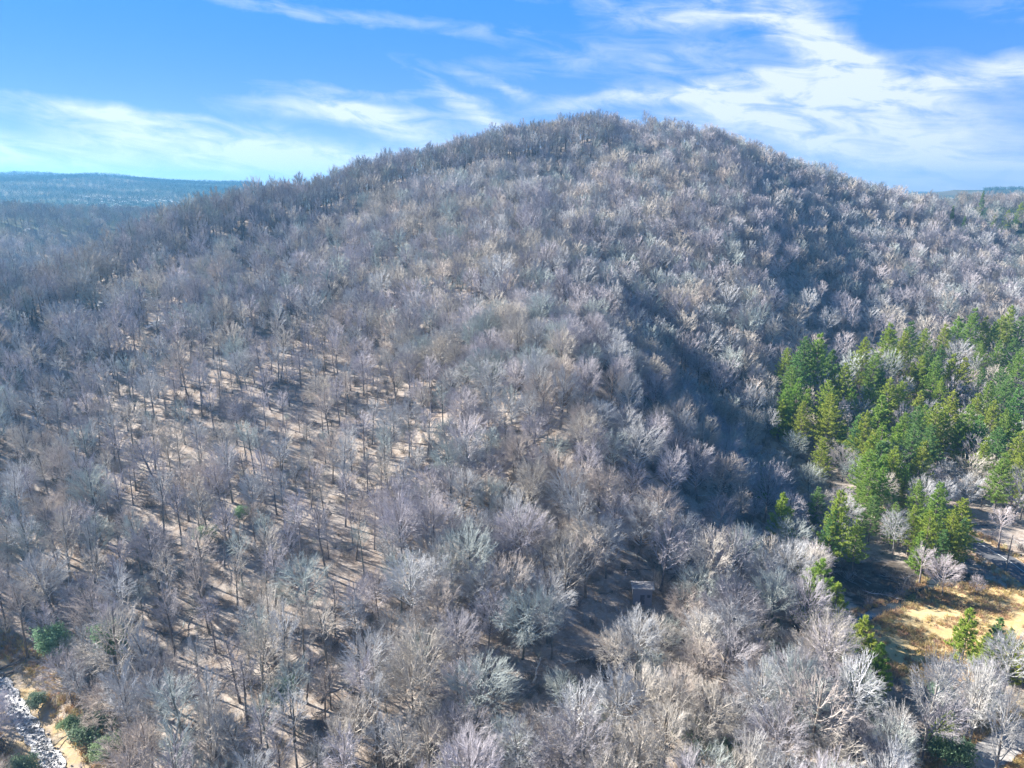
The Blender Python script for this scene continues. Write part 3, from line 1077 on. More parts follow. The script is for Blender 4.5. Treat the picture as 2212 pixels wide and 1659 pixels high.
spots = darts(100000, gen_near, spacing_near)
S = np.array(spots)
SZ = T(S[:, 0], S[:, 1])
SD = np.hypot(S[:, 0], S[:, 1])
SAZ = np.degrees(np.arctan2(S[:, 0], S[:, 1]))
nS = len(S)
leftness = np.array([(a < -9 - 14 * fld(x, y, 60, 9)) for (x, y), a in zip(S, SAZ)]) & ((SD < 270) | (R.random(nS) < .4))
kind = np.where(leftness & (R.random(nS) < 0.84), R.integers(4, 7, nS), R.integers(0, 4, nS))
kind = np.where((~leftness) & (SD > 330) & (R.random(nS) < .3), R.integers(4, 7, nS), kind)
kind = np.where((R.random(nS) < 0.07) & (SD < 190), 7, kind)
scale = R.uniform(0.66, 1.04, nS) * np.where(SD < 150, 1.06, 1.0)
young = R.random(nS) < 0.16
scale = np.where(young, scale * 0.6, scale)
_cr = np.abs(SD - np.interp(SAZ, _ca, _cd)) < 45
_cr &= SAZ < 8
scale = np.where(_cr, R.uniform(1.0, 1.22, nS), scale)
kind = np.where(_cr & (R.random(nS) < .75), R.integers(4, 7, nS), kind)
rotz = R.uniform(0, 6.283, nS)
tilt = R.normal(0, .045, (nS, 2)) * np.where(R.random(nS) < .06, 4, 1)[:, None]

TINTS = {
    'pale grey': (0.96, 0.99, 1.0), 'cream': (1.08, 1.02, 0.90), 'lavender grey': (0.97, 0.93, 0.97), 'tan': (1.04, 0.94, 0.84),
    'silvery green': (0.88, 0.98, 0.93), 'dusky grey': (0.74, 0.72, 0.75),
}
TN = list(TINTS)
tn = np.array([R.choice(6, p=[.30, .14, .24, .10, .12, .10]) for _ in range(nS)])
# patches of one kind of tree share a tint
patch = _lattice(S[:, 0], S[:, 1], 24, 14)
tn = np.where((patch > 0.26) & (R.random(nS) < .6), 1, tn)
tn = np.where((patch < -0.26) & (R.random(nS) < .6), 2, tn)
TV = np.array([TINTS[n] for n in TN])
tint = TV[tn] * R.uniform(0.86, 1.10, (nS, 1)) * np.where(_cr, .84, 1.0)[:, None]
stretch = np.c_[R.uniform(.82, 1.2, (nS, 2)), R.uniform(.92, 1.08, nS)]

# crowns do not stand before the meadow, the road, the dark bank or the stream
SEEN = [np.array([(1885, 1335), (2000, 1265), (2120, 1240), (2230, 1280), (2230, 1340), (2060, 1330), (2060, 1400), (1960, 1440), (1900, 1400)], float),
        np.array([(1960, 1250), (2230, 1250), (2230, 1345), (1985, 1345)], float),
        np.array([(1790, 1205), (2000, 1200), (2130, 1240), (1990, 1290), (1880, 1330), (1830, 1270)], float),
        np.array([(2100, 1145), (2230, 1170), (2230, 1300), (2110, 1225)], float), np.array([(2110, 1600), (2230, 1560), (2230, 1670), (2060, 1670)], float),
        np.array([(1350, 1248), (1424, 1248), (1420, 1298), (1352, 1298)], float),
        np.array([(1110, 1415), (1175, 1430), (1165, 1485), (1100, 1480)], float), np.array([(1235, 1355), (1310, 1362), (1295, 1402), (1230, 1405)], float)]
_hts = np.array([a['H'] for a in KINDS])[kind] * scale
_crw = np.array([a['CR'] for a in KINDS])[kind] * scale
drop = np.zeros(nS, bool)
for fz_ in (0.15, .45, .65, .85, 1.0):
    for wd_ in (-.6, 0, .6):
        uu, vv, ff = project(np.c_[S[:, 0] + wd_ * _crw * np.cos(np.radians(SAZ)), S[:, 1] - wd_ * _crw * np.sin(np.radians(SAZ)), SZ + fz_ * _hts])
        for P_ in SEEN:
            drop |= (SD < 200) & inside(P_, uu, vv)
keep = ~drop
S, SZ, SD, SAZ, kind, scale, young, rotz, tilt, tn, tint, stretch = [a[keep] for a in (S, SZ, SD, SAZ, kind, scale, young, rotz, tilt, tn, tint, stretch)]
nS = len(S)
# projected place in the photo
U, V, F = project(np.c_[S, SZ + 14 * scale])
inview = (U > -60) & (U < 2272) & (V < 1720) & (F > 0)
order = np.argsort(SD + np.where(inview, 0, 1e5) + np.where(young, 25, 0))
ind = order[:300]
is_ind = np.zeros(nS, bool); is_ind[ind] = True

LANDMARKS = [('wooden shed', 1386, 1280), ('rocky stream', 70, 1560), ('golden meadow', 2030, 1360), ('gravel lane', 2150, 1630),
             ('sunlit clearing', 1150, 1450), ('shaded hollow', 1650, 1200), ('bare lower slope', 450, 1250)]
SIZE_W = {True: 'young', False: 'tall'}
KIND_W = ['round-crowned', 'broad-crowned', 'domed', 'spreading', 'slender', 'narrow', 'thin-crowned', 'thick-limbed']


def ordinal(n):
    w = ['', '', 'second ', 'third ', 'fourth ', 'fifth ', 'sixth ', 'seventh ', 'eighth ', 'ninth ', 'tenth ']
    return w[n] if n < len(w) else '%d%s ' % (n, 'th' if 10 <= n % 100 <= 20 else {1: 'st', 2: 'nd', 3: 'rd'}.get(n % 10, 'th'))


def side_of(du, dv):
    a = math.degrees(atan2(-dv, du)) % 360
    return ['right of', 'above right of', 'above', 'above left of', 'left of', 'below left of', 'below', 'below right of'][int((a + 22.5) // 45) % 8]


buckets = {}
for i in ind:
    best = min(LANDMARKS, key=lambda L: math.hypot(L[1] - U[i], L[2] - V[i]))
    key = (best[0], side_of(U[i] - best[1], V[i] - best[2]), TN[tn[i]], KIND_W[kind[i]] if not young[i] else 'young')
    buckets.setdefault(key, []).append((math.hypot(best[1] - U[i], best[2] - V[i]), i))
tree_label = {}
for key, lst in buckets.items():
    lst.sort()
    for n_, (dist, i) in enumerate(lst):
        tree_label[i] = '%s %s bare tree, %sclosest such one %s the %s' % (key[2], key[3], ordinal(n_ + 1), key[1], key[0])

for i in ind:
    k = int(kind[i])
    o = root('bare_tree', (S[i, 0], S[i, 1], SZ[i] - 0.1), tree_label[i], 'tree', 'leafless trees of the wood at the foot of the hill', rotz[i], tuple(float(scale[i] * c) for c in stretch[i]))
    o.rotation_euler = (float(tilt[i, 0]), float(tilt[i, 1]), float(rotz[i]))
    tv = [float(c) for c in tint[i]]
    for nm, me in (('trunk', NEAR[k][2]), ('crown', NEAR[k][3])):
        p = link(nm, me, o)
        p['tint'] = tv

rest = np.nonzero(~is_ind)[0]
close = SD[rest] < 235
pid = np.where(close, kind[rest] % 8, 8 + kind[rest] % 7)
protos = [[(n[0], 0), (n[1], 1)] for n in NEAR] + [[(l[0], 0), (l[1], 1)] for l in LOD]
rs = np.c_[tilt[rest], rotz[rest]]
scatter('forest', protos, (M_TRUNK, M_TWIG), np.c_[S[rest], SZ[rest] - 0.2], rs, scale[rest][:, None] * stretch[rest], pid, tint[rest],
        'dense leafless winter wood covering the whole hillside up to its crest', 'forest')

# wooded ridges beyond the hill
def gen_far(n):
    for _ in range(n):
        k = R.random()
        if k < 0.14:
            d = R.uniform(620, 1150); a = R.uniform(-48, -20)
        elif k < 0.24:
            d = R.uniform(640, 1150); a = R.uniform(24, 48)
        elif k < 0.27:
            d = R.uniform(640, 800); a = R.uniform(-22, 26)
        else:
            d = sqrt(R.uniform(1250 ** 2, 2750 ** 2)); a = R.uniform(-44, -19) if R.random() < .85 else R.uniform(33, 44)
        a = radians(a)
        yield d * sin(a), d * cos(a)


def sp_far(x, y):
    d = math.hypot(x, y)
    if d > 1300:
        return 8.0
    return 8.0


fs = np.array(darts(70000, gen_far, sp_far, 6.0))
fz = T(fs[:, 0], fs[:, 1])
fd = np.hypot(fs[:, 0], fs[:, 1])
nf = len(fs)
fp = np.where(fd < 1300, R.integers(0, 3, nf), R.integers(3, 6, nf))
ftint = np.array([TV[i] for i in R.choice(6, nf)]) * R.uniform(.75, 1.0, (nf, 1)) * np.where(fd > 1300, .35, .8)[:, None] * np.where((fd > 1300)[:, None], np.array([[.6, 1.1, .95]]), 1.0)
fscale = R.uniform(0.75, 1.05, nf) * np.where(fd > 1300, .95, 1)
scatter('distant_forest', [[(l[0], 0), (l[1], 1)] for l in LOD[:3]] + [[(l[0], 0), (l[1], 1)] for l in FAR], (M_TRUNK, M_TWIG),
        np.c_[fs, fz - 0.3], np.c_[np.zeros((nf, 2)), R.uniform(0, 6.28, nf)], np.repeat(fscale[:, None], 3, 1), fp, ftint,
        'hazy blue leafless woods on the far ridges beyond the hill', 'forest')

# ------------------------------------------------------------------ conifers
PP = []
for k, a in enumerate([dict(seed=41, H=22, CR=5.6, t0=.22, whorls=20, per=7, tufts=16), dict(seed=42, H=22, CR=5.0, t0=.28, whorls=19, per=7, tufts=16), dict(seed=43, H=22, CR=6.0, t0=.15, whorls=21, per=7, tufts=16),
                       dict(seed=44, H=12, CR=3.8, t0=.06, whorls=15, per=7, tufts=14), dict(seed=45, H=12, CR=3.4, t0=.04, whorls=15, per=7, tufts=14),
                       dict(seed=46, H=20, CR=3.0, t0=.06, whorls=24, per=6, droop=.25)]):
    tk, cr = pine(**a)
    PP.append((a['H'], tk.mesh('pine_trunk_%d' % k, M_PBARK, True), cr.mesh('pine_foliage_%d' % k, M_NEEDLE)))
PLAND = [('gravel lane', 2150, 1630), ('golden meadow', 2030, 1340), ('paved road', 2170, 1215), ('wooden shed', 1386, 1280), ('lowest tan slope', 1620, 800),
         ('right photo edge', 2212, 850), ('summit', 1330, 290), ('far right ridge', 2130, 440)]
PT = {'yellow-green': (1.35, 1.2, .85), 'bright green': (1.05, 1.12, .9), 'dark green': (0.68, 0.80, 0.9), 'bluish green': (0.78, 0.98, 1.2)}
pb = {}
pinfo = []
for (u, v, H, kd, x, y) in pine_spots:
    tnm = R.choice(list(PT), p=[.42, .34, .10, .14]) if kd != 2 else 'dark green'
    best = min(PLAND, key=lambda L: math.hypot(L[1] - u, L[2] - v))
    sz = 'tall' if H >= 18 else ('small' if H <= 12 else 'medium')
    key = (tnm, sz, best[0], side_of(u - best[1], v - best[2]), 'spruce' if kd == 2 else 'pine')
    pb.setdefault(key, []).append((math.hypot(u - best[1], v - best[2]), len(pinfo)))
    pinfo.append((u, v, H, kd, x, y, tnm))
plab = {}
for key, l in pb.items():
    l.sort()
    for n_, (_, i) in enumerate(l):
        plab[i] = '%s %s %s, %sclosest such one %s the %s' % (key[1], key[0], key[4], ordinal(n_ + 1), key[3], key[2])
for i, (u, v, H, kd, x, y, tnm) in enumerate(pinfo):
    k = {0: int(R.integers(0, 3)), 1: 3 + int(R.integers(0, 2)), 2: 5}[kd]
    h0, mt, mf = PP[k]
    s = H / h0
    wscale = s * R.uniform(.9, 1.15)
    o = root('spruce_tree' if kd == 2 else 'pine_tree', (x, y, Tz(x, y) - 0.1), plab[i], 'spruce' if kd == 2 else 'pine tree',
             'evergreen conifers among the bare trees', R.uniform(0, 6.28), (wscale, wscale, s))
    tv = [float(c * R.uniform(.95, 1.05)) for c in PT[tnm]]
    a = link('trunk', mt, o); a['tint'] = [1.0, 1.0, 1.0]
    b = link('foliage', mf, o); b['tint'] = tv

# ------------------------------------------------------------------ leafy evergreen shrubs and small hemlocks
SB = []
for k, (h, w, n) in enumerate([(5.0, 4.5, 3800), (8.0, 4.0, 4600), (3.0, 4.0, 2600)]):
    s_, l_ = leafy_blob(60 + k, h, w, 6, n, 0.2)
    SB.append((h, s_.mesh('shrub_stem_%d' % k, M_TRUNK), l_.mesh('shrub_leaves_%d' % k, M_EVER)))
SHRUBS = [
    (110, 1350, 9, 1, 'green small tree behind the rocky stream'), (235, 1345, 10, 1, 'green narrow tree right of the other green tree above the stream'),
    (75, 1500, 3.5, 0, 'dark green bush on the far bank of the stream'), (185, 1565, 4, 2, 'pale green bush beside the stream at the bottom'),
    (150, 1545, 3.5, 0, 'small green bush next to the pale one by the stream'), (40, 1640, 5, 0, 'blue-green bush in the bottom left corner'),
    (605, 1475, 7, 1, 'blue-green bushy evergreen among dark trunks at lower left'), (225, 1590, 4.5, 0, 'grey-green bush right of the stream bushes'),
    (1290, 1530, 4, 0, 'small green shrub near the bottom centre'), (1480, 1560, 4, 2, 'low green shrub in the thicket left of the lane'),
    (1560, 1590, 5, 0, 'mint green shrub at the bottom between bare trees'), (1760, 1445, 5, 0, 'green shrub under bare trees left of the meadow'),
    (1660, 1330, 5, 0, 'green shrub right of the shed thicket'), (1640, 1380, 5, 2, 'dull green shrub beneath pale branches'),
    (1735, 1530, 5, 0, 'dark green shrub beside the fallen leaves patch'), (2060, 1590, 6, 0, 'round green shrub beside the gravel lane'),
    (1900, 1520, 6, 1, 'pale green tree by the meadow corner'), (440, 1130, 5, 0, 'dark bush on the pale left slope'), (520, 1090, 4, 0, 'small dark bush on the bare slope'),
    (1820, 1370, 7, 1, 'dense green evergreen beside the brook'), (2040, 1480, 7, 1, 'soft green tree below the meadow'),
]
for (u, v, H, k, lab) in SHRUBS:
    q = place_by_top(u, v, H)
    if q is None:
        continue
    h0, ms, ml = SB[k]
    s = H / h0
    o = root('evergreen_shrub', (q[0], q[1], Tz(*q) - 0.1), lab, 'shrub', 'evergreen shrubs under the bare trees', R.uniform(0, 6.28), s)
    link('stem', ms, o)['tint'] = [1.0, 1.0, 1.0]
    c = R.uniform(.75, 1.15)
    link('foliage', ml, o)['tint'] = [c * R.uniform(.8, 1.1), c, c * R.uniform(.9, 1.25)]

for n_, (u, v, H_, k, lab) in enumerate([(2040, 1375, 24, 7, 'tall straight pale tree whose top reaches up in front of the golden meadow'), (2130, 1420, 19, 7, 'pale leaning tree with side branches right of the tall straight one below the meadow'),
        (1745, 1370, 20, 7, 'pale thick-limbed bare tree left of the meadow, standing over the thicket'), (1640, 1560, 17, 7, 'pale many-limbed tree at the bottom edge right of centre'),
        (2195, 1470, 20, 7, 'pale slender tree at the right edge above the gravel lane'), (1960, 1500, 17, 7, 'pale forked tree at the bottom between the thicket and the gravel lane')]):
    q = place_by_top(u, v, H_)
    if q is None:
        continue
    s = H_ / KINDS[k]['H']
    o = root('pale_bare_tree', (q[0], q[1], Tz(*q) - .2), lab, 'tree', 'pale thick-limbed trees at the lower right', 0, (s * .62, s * .62, s))
    o.rotation_euler = ((0, 0, 0), (0.05, .16, 1), (0, 0, 2), (0, .05, 3), (0, -.04, 4), (.03, 0, 5))[n_]
    for nm, me in (('trunk', NEAR[k][2]), ('crown', NEAR[k][3])):
        link(nm, me, o)['tint'] = [1.25, 1.22, 1.18] if nm == 'trunk' else [.98, .98, .94]

for n_, (u, v, H_, k, lab) in enumerate([(1325, 243, 22, 4, 'tallest pointed bare tree standing on the very summit against the sky'), (1290, 252, 20, 6, 'pointed bare tree just left of the tallest one on the summit'),
        (1212, 252, 20, 5, 'tall bare tree on the skyline left of the summit'), (1188, 258, 18, 6, 'narrow bare tree on the skyline, farthest left of the summit group'),
        (1395, 254, 20, 5, 'tall bare tree on the skyline right of the summit'), (1440, 264, 18, 6, 'narrow bare tree on the skyline, farthest right of the summit group')]):
    q = place_by_top(u, v - 15, H_)
    if q is None:
        continue
    s = H_ / KINDS[k]['H']
    o = root('summit_tree', (q[0], q[1], Tz(*q) - .2), lab, 'tree', 'tall bare trees along the summit skyline', R.uniform(0, 6), (s * .95, s * .95, s * 1.1))
    for nm, me in (('trunk', NEAR[k][2]), ('crown', NEAR[k][3])):
        link(nm, me, o)['tint'] = [.6, .6, .62]

# small bare trees standing alone by the meadow and road
LONE = [(1915 + 120, 1225, 1292, 'bare tree with a forked trunk at the edge of the golden meadow'), (1985, 1190, 1262, 'slender pinkish bare tree beside the meadow and brook'),
        (2155, 1115, 1190, 'small pale bare tree beside the paved road'), (2105, 1255, 1290, 'low bare bush tree between road and meadow')]
for n_, (u, vt, vb, lab) in enumerate(LONE):
    q = ground_hit(u, vb)
    if q is None:
        continue
    dist = math.hypot(math.hypot(*q), CAMZ)
    H = (vb - vt) * SC / FPX * dist / cos(math.asin(CAMZ / dist)) * 1.05
    k = [3, 6, 4, 1][n_]
    s = H / KINDS[k]['H']
    o = root('lone_bare_tree', (q[0], q[1], Tz(*q)), lab, 'tree', None, R.uniform(0, 6), (s * (1.5 if k > 3 else 1.05), s * (1.5 if k > 3 else 1.05), s))
    for nm, me in (('trunk', NEAR[k][2]), ('crown', NEAR[k][3])):
        link(nm, me, o)['tint'] = [1.05, .98, 1.0]

# ------------------------------------------------------------------ undergrowth and grass
def fallen(seed):
    r = np.random.default_rng(seed)
    g = G()
    L = r.uniform(3, 6)
    pts = np.c_[np.linspace(0, L, 5), r.normal(0, .12, 5), .12 + np.abs(r.normal(0, .08, 5))]
    g.tube(pts, np.linspace(.10, .03, 5), 4)
    n = 26
    f = r.uniform(.3, 1, n)
    a = np.stack([np.interp(f, np.linspace(0, 1, 5), pts[:, k]) for k in range(3)], -1)
    b = a + unit(np.c_[r.uniform(.2, 1, n), r.normal(0, 1, n), np.abs(r.normal(0, .5, n))]) * r.uniform(.4, 1.6, (n, 1))
    g.cones(a, b, .022)
    return g


BR = [brush(70 + k) for k in range(4)] + [fallen(170 + k) for k in range(2)]
bx = []
for _ in range(44000):
    d = sqrt(R.uniform(70 ** 2, 440 ** 2)); a = radians(R.uniform(-44, 44))
    x, y = d * sin(a), d * cos(a)
    bx.append((x, y))
bx = np.array(bx)
ok = ~inside(MEADOW, bx[:, 0], bx[:, 1]) & (seg_dist(ROADL, bx[:, 0], bx[:, 1]) > 5) & (seg_dist(LANE, bx[:, 0], bx[:, 1]) > 3) & (seg_dist(STREAM, bx[:, 0], bx[:, 1]) > 3) & (seg_dist(BROOK, bx[:, 0], bx[:, 1]) > 1.5)
dens = _lattice(bx[:, 0], bx[:, 1], 14, 31) + 0.25 * (np.hypot(bx[:, 0], bx[:, 1]) < 150)
ok &= R.random(len(bx)) < np.clip(dens + 0.45, 0.08, 1)
ok &= ~(inside(STRIPES, bx[:, 0], bx[:, 1]) & (R.random(len(bx)) < .8))
bx = bx[ok]
nb = len(bx)
bt = np.array([TV[i] for i in R.choice(6, nb)]) * R.uniform(.3, .9, (nb, 1))
scatter('undergrowth', [[(g, 0)] for g in BR], (M_TWIG,), np.c_[bx, T(bx[:, 0], bx[:, 1])], np.c_[np.zeros((nb, 2)), R.uniform(0, 6.28, nb)],
        R.uniform(.5, 1.5, (nb, 1)) * np.ones((1, 3)), R.integers(0, 6, nb), bt, 'thin leafless brush and saplings covering the forest floor', 'undergrowth')

m_, t = new_mat('dry_grass')
oi = t.node('ShaderNodeTexCoord')
c_ = t.mix(t.step(t.noise(oi.outputs['Object'], 1.5, 2), .4, .6), rgb(.52, .40, .22), rgb(.62, .52, .32))
c_ = t.mix(1.0, c_, tint_node(t), 'MULTIPLY')
finish(t, c_, .8, .1, trans=.2)
M_GRASS = m_


def tuft(seed, n=26, H=.9):
    r = np.random.default_rng(seed)
    g = G()
    p = np.c_[r.normal(0, .25, (n, 2)), np.full(n, -.05)]
    d = unit(np.c_[r.normal(0, .55, (n, 2)), np.ones(n)])
    w = unit(np.cross(d, r.normal(0, 1, (n, 3)))) * .045
    g.tris(p - w, p + w, p + d * r.uniform(.5, 1, (n, 1)) * H)
    return g


lo = MEADOW.min(0) - 2; hi = MEADOW.max(0) + 2
gx = R.uniform(lo, hi, (9000, 2))
gk = inside(MEADOW, gx[:, 0], gx[:, 1]) & (R.random(9000) < np.clip(_lattice(gx[:, 0], gx[:, 1], 4, 41) * 1.6 + .45, .03, 1))
gx = gx[gk]
g2 = []
for L, w0, w1, n_ in ((STREAM, 3.5, 8, 900), (LANE, 2.6, 5, 500), (ROADL, 4, 7, 600), (BROOK, 1.2, 3, 400)):
    P = smooth_line(L)
    idx = R.integers(0, len(P) - 1, n_)
    tt = P[idx + 1] - P[idx]; tt /= np.linalg.norm(tt, axis=1)[:, None]
    sg = R.choice([-1, 1], n_) * R.uniform(w0, w1, n_)
    g2.append(P[idx] + np.stack([-tt[:, 1], tt[:, 0]], -1) * sg[:, None])
gx = np.vstack([gx] + g2)
ng_ = len(gx)
gt = np.stack([R.uniform(.9, 1.1, ng_), R.uniform(.78, 1.08, ng_), R.uniform(.65, 1.1, ng_)], -1) * R.uniform(.65, 1.1, (ng_, 1))
scatter('dry_grass', [[(tuft(80 + k), 0)] for k in range(3)], (M_GRASS,), np.c_[gx, T(gx[:, 0], gx[:, 1])], np.c_[np.zeros((ng_, 2)), R.uniform(0, 6.28, ng_)],
        R.uniform(.5, 1.5, (ng_, 1)) * np.ones((1, 3)), R.integers(0, 3, ng_), gt, 'golden dry grass tufts on the meadow and along the banks', 'grass')

# ------------------------------------------------------------------ cobbles in the stream
m_, t = new_mat('stream_rock')
c_ = t.mix(t.step(t.noise(t.node('ShaderNodeTexCoord').outputs['Object'], 1.2, 4), .4, .6), rgb(.20, .19, .18), rgb(.52, .50, .48))
finish(t, c_, .8, .2)


def rock(seed):
    r = np.random.default_rng(seed)
    import bmesh
    bm = bmesh.new()
    bmesh.ops.create_icosphere(bm, subdivisions=2, radius=.5)
    v = np.array([q.co[:] for q in bm.verts]); f = np.array([[a.index for a in q.verts] for q in bm.faces])
    bm.free()
    v *= (1 + r.normal(0, .07, (len(v), 1))) * np.array([1.2, .9, .6])
    g = G(); g._add(v, t=f)
    return g


P = smooth_line(STREAM)
n_ = 1100
idx = R.integers(0, len(P) - 1, n_)
tt = P[idx + 1] - P[idx]; tt /= np.linalg.norm(tt, axis=1)[:, None]
rx = P[idx] + np.stack([-tt[:, 1], tt[:, 0]], -1) * R.normal(0, .7, (n_, 1)) + R.normal(0, .3, (n_, 2))
scatter('stream_rubble', [[(rock(90 + k), 0)] for k in range(4)], (m_,), np.c_[rx, T(rx[:, 0], rx[:, 1]) + .1], R.uniform(-.3, 6, (n_, 3)),
        R.uniform(.5, 1, (n_, 1)) ** 3 * .62 * np.ones((1, 3)), R.integers(0, 4, n_), np.ones((n_, 3)), 'pale boulders and cobbles filling the stream bed', 'rocks')

# ------------------------------------------------------------------ fallen logs
M_LOG = plain_mat('log_bark', (.10, .085, .075), (.22, .19, .17), 1.5)
M_LOGP = plain_mat('pale_log', (.45, .42, .38), (.62, .58, .52), 1.5)


def log(u0, v0, u1, v1, rad, mat, lab, lift=(.3, .3)):
    a = ground_hit(u0, v0); b = ground_hit(u1, v1)
    if a is None or b is None:
        return
    A = np.array([*a, Tz(*a) + lift[0]]); B = np.array([*b, Tz(*b) + lift[1]])
    o = root('fallen_log', tuple(A), lab, 'log')
    n = 7
    f = np.linspace(0, 1, n)[:, None]
    pts = (B - A) * f + np.c_[R.normal(0, .12, (n, 3))]
    g = G(); g.tube(pts, np.linspace(rad, rad * .45, n), 7)
    link('stem', g.mesh('log_stem', mat, True), o)
    for k in range(7):
        g2 = G()
        q = pts[R.integers(2, n)]
        g2.tube([q, q + unit(R.normal(0, 1, 3) + UP * .6 + unit(B - A) * .5) * R.uniform(.8, 2.2), ], [rad * .25, .01], 4)
        link('branch_stub', g2.mesh('log_stub', mat), o)


log(60, 1428, -20, 1462, .35, M_LOG, 'dark fallen trunk lying across the rocky stream at the left edge')
log(50, 1445, -20, 1476, .25, M_LOG, 'thinner dark fallen trunk just below the other across the stream')
log(1152, 1478, 1168, 1445, .22, M_LOGP, 'pale leaning dead stem in the sunlit clearing', (.2, 2.5))
log(1215, 1440, 1290, 1425, .2, M_LOGP, 'pale log lying at the right of the sunlit clearing')
log(600, 1492, 690, 1490, .16, M_LOGP, 'thin pale log lying among trunks at lower left')

# ------------------------------------------------------------------ shed
sx, sy = SHED
sz_ = Tz(sx, sy)
M_BOARD = plain_mat('weathered_board', (.20, .20, .22), (.33, .33, .36), 2.0)
m_, t = new_mat('shed_boards')
tcn = t.node('ShaderNodeTexCoord')
wv = t.node('ShaderNodeTexWave', {'Vector': tcn.outputs['Object'], 'Scale': 2.2, 'Distortion': .4}, wave_type='BANDS', bands_direction='X')
c_ = t.mix(t.step(wv.outputs[1], .05, .2), rgb(.12, .12, .13), rgb(.34, .33, .36))
c_ = t.mix(t.step(t.noise(tcn.outputs['Object'], 1.1, 4), .4, .7), c_, rgb(.27, .27, .30))
finish(t, c_, .9)
M_SHED = m_
M_ROOF = plain_mat('shed_roof_sheet', (.28, .26, .25), (.52, .49, .47), 1.4, .6, .4)
M_DOOR = plain_mat('shed_door_paint', (.10, .10, .12), (.16, .16, .19), 2.0)
shed = root('shed', (sx, sy, sz_), 'small grey wooden shed with pale flat roof at the foot of the shaded slope', 'shed', None, radians(-6))
g = G()
w, d_, h = 4.0, 3.0, 3.6
g.box((-w / 2, -d_ / 2, -.5), (w / 2, -d_ / 2 + .12, h)); g.box((-w / 2, d_ / 2 - .12, -.5), (w / 2, d_ / 2, h - .35))
g.box((-w / 2, -d_ / 2 + .12, -.5), (-w / 2 + .12, d_ / 2 - .12, h - .17)); g.box((w / 2 - .12, -d_ / 2 + .12, -.5), (w / 2, d_ / 2 - .12, h - .17))
link('wall', g.mesh('shed_wall', M_SHED), shed)
g = G()
g._add([(-w / 2 - .4, -d_ / 2 - .5, h + .04), (w / 2 + .4, -d_ / 2 - .5, h + .04), (w / 2 + .4, d_ / 2 + .4, h - .36), (-w / 2 - .4, d_ / 2 + .4, h - .36),
        (-w / 2 - .4, -d_ / 2 - .5, h + .2), (w / 2 + .4, -d_ / 2 - .5, h + .2), (w / 2 + .4, d_ / 2 + .4, h - .2), (-w / 2 - .4, d_ / 2 + .4, h - .2)],
       q=[(0, 3, 2, 1), (4, 5, 6, 7), (0, 1, 5, 4), (1, 2, 6, 5), (2, 3, 7, 6), (3, 0, 4, 7)])
link('roof', g.mesh('shed_roof', M_ROOF), shed)
g = G(); g.box((-.5, -d_ / 2 - .06, 0), (.45, -d_ / 2 - .003, 2.05))
dr = link('door', g.mesh('shed_door', M_DOOR), shed)
g = G(); g.box((.28, -d_ / 2 - .14, .95), (.36, -d_ / 2 - .063, 1.08))
link('handle', g.mesh('shed_handle', M_ROOF), dr)
g = G(); g.box((.95, -d_ / 2 - .05, 1.5), (1.65, -d_ / 2 - .003, 2.2))
link('window', g.mesh('shed_window', M_DOOR), shed)

# ------------------------------------------------------------------ power line beside the road
M_POLE = plain_mat('pole_wood', (.22, .18, .15), (.34, .29, .25), 3.0)
M_INS = plain_mat('insulator', (.5, .5, .5), (.7, .7, .7), 3.0)
M_WIRE = plain_mat('wire', (.45, .46, .5), (.55, .56, .6), 1.0, .5, .5)
pole_xy = []
for n_, (u, v, lab) in enumerate([(1925, 1165, 'wooden utility pole half hidden among the pines behind the dark bank'), (2172, 1232, 'wooden utility pole beside the paved road'),
                                  (2390, 1330, 'wooden utility pole outside the right edge by the road')]):
    r_ = ray(u, v); tt_ = -CAMZ / r_[2]
    x, y = r_[0] * tt_, r_[1] * tt_
    z = Tz(x, y)
    pole_xy.append((x, y, z))
for n_, (x, y, z) in enumerate(pole_xy):
    lab = ['wooden utility pole half hidden among the pines behind the dark bank', 'wooden utility pole beside the paved road', 'wooden utility pole farther along the road at the right'][n_]
    ang = atan2(pole_xy[1][1] - pole_xy[0][1], pole_xy[1][0] - pole_xy[0][0]) + pi / 2
    o = root('utility_pole', (x, y, z), lab, 'utility pole', 'poles of the roadside power line', ang)
    g = G(); g.tube([(0, 0, -.5), (0, 0, 4), (.02, 0, 9.5)], [.16, .14, .1], 8)
    link('pole', g.mesh('pole_shaft', M_POLE, True), o)
    g = G(); g.box((-1.1, -.06, 8.7), (1.1, .06, 8.84))
    link('crossarm', g.mesh('pole_crossarm', M_POLE), o)
    for s_ in (-1, 0, 1):
        g = G(); g.tube([(s_ * .95, 0, 8.84), (s_ * .95, 0, 9.05)], [.05, .04], 6)
        link('insulator', g.mesh('pole_insulator', M_INS), o)
for w_ in (-1, 0, 1):
    g = G()
    for a, b in ((0, 1), (1, 2)):
        ax, ay, az_ = pole_xy[a]; bx_, by_, bz_ = pole_xy[b]
        ox, oy = cos(ang) * w_ * .95, sin(ang) * w_ * .95
        f = np.linspace(0, 1, 14)
        pts = np.stack([ax + (bx_ - ax) * f + ox, ay + (by_ - ay) * f + oy, az_ + 9.07 + (bz_ - az_) * f - 1.0 * 4 * f * (1 - f)], -1)
        g.tube(pts, np.full(14, .028), 4)
    o = link('power_wire', g.mesh('wire', M_WIRE), None)
    o['label'] = {-1: 'overhead wire nearest the golden meadow, strung between utility poles', 0: 'middle overhead wire strung between the roadside utility poles', 1: 'overhead wire nearest the pines, strung between utility poles'}[w_]
    o['category'] = 'wire'; o['group'] = 'wires of the roadside power line'

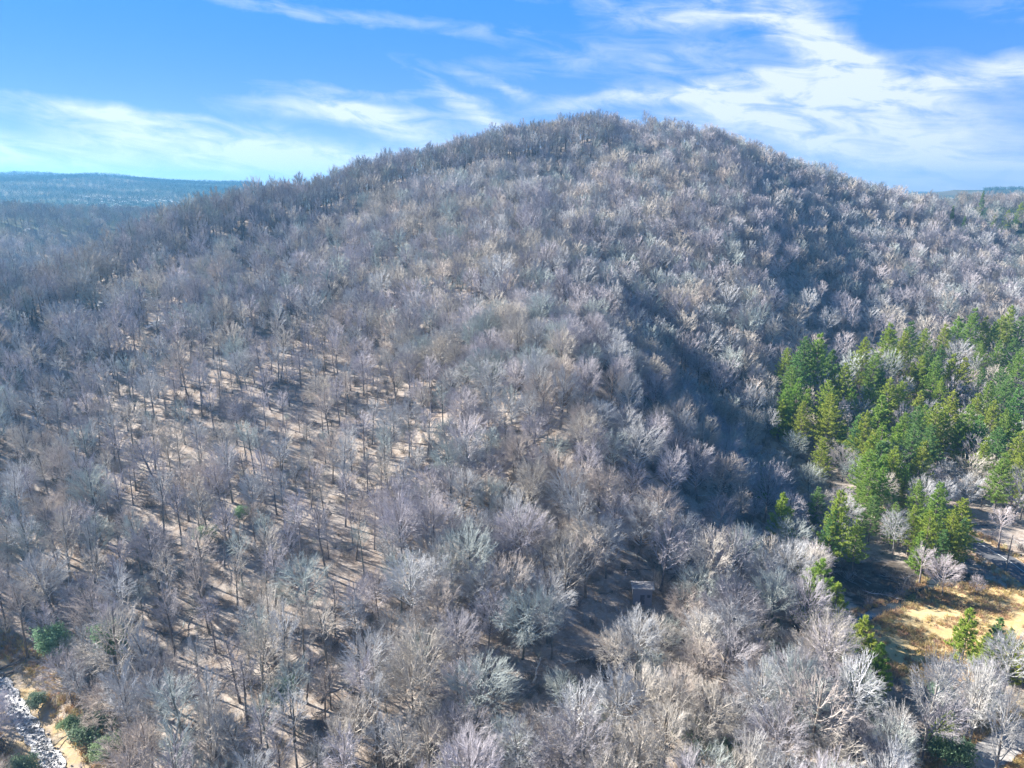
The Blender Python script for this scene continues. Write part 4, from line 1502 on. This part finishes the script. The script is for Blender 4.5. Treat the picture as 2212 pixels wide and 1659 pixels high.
# ------------------------------------------------------------------ small houses in the far valley
M_HW = plain_mat('house_siding', (.22, .22, .23), (.28, .28, .29), .5)
M_HR = plain_mat('house_roof', (.16, .165, .18), (.20, .21, .22), .5)
M_WIN = plain_mat('window_glass', (.05, .06, .08), (.08, .09, .11), .5, .2, .5)
for (u, v, s_, lab) in [(62, 483, 1.0, 'leftmost small white house among the blue valley trees'), (118, 492, .8, 'small white house at the bottom of the blue valley group'),
                        (196, 478, .9, 'white house lowest on the right among the blue valley trees'), (212, 468, 1.1, 'white roofed house highest on the right of the valley group')]:
    q = None
    r_ = ray(u, v)
    t_ = np.arange(560, 900, 2.0)
    p = np.array([0, 0, CAMZ]) + t_[:, None] * r_
    kk = np.nonzero(p[:, 2] < T(p[:, 0], p[:, 1]) + 10)[0]
    if not len(kk):
        continue
    x, y = p[kk[0]][:2]
    o = root('house', (float(x), float(y), Tz(x, y)), lab, 'house', 'small houses in the far valley', R.uniform(-.6, .6), 0.85 * s_)
    g = G(); g.box((-5, -4, -1), (5, 4, 5)); link('wall', g.mesh('house_wall', M_HW), o)
    g = G()
    g._add([(-5.5, -4.6, 4.9), (5.5, -4.6, 4.9), (5.5, 4.6, 4.9), (-5.5, 4.6, 4.9), (-5.5, 0, 8), (5.5, 0, 8)], q=[(0, 1, 5, 4), (2, 3, 4, 5), (0, 3, 2, 1)], t=[(0, 4, 3), (1, 2, 5)])
    link('roof', g.mesh('house_roof', M_HR), o)
    for xw in (-3, 0, 3):
        g = G(); g.box((xw - .6, -4.06, 1.8), (xw + .6, -4.003, 3.4)); link('window', g.mesh('house_window', M_WIN), o)

# ------------------------------------------------------------------ the air
HZ = True
if HZ:
    g = G(); g.box((-4500, -700, -8), (4500, 4300, 190))
    m_, t = new_mat('haze_air')
    pv = t.node('ShaderNodeVolumePrincipled', {'Color': rgb(0.17, 0.49, 0.86), 'Density': 0.00022, 'Anisotropy': 0.3, 'Absorption Color': rgb(0.0, 0.0, 0.0)})
    t.node('ShaderNodeOutputMaterial', {'Volume': pv.outputs[0]})
    link('haze', g.mesh('haze', m_), None, kind='stuff')
print('TREES', nS, 'far', nf, 'brush', nb, 'pines', len(pinfo))
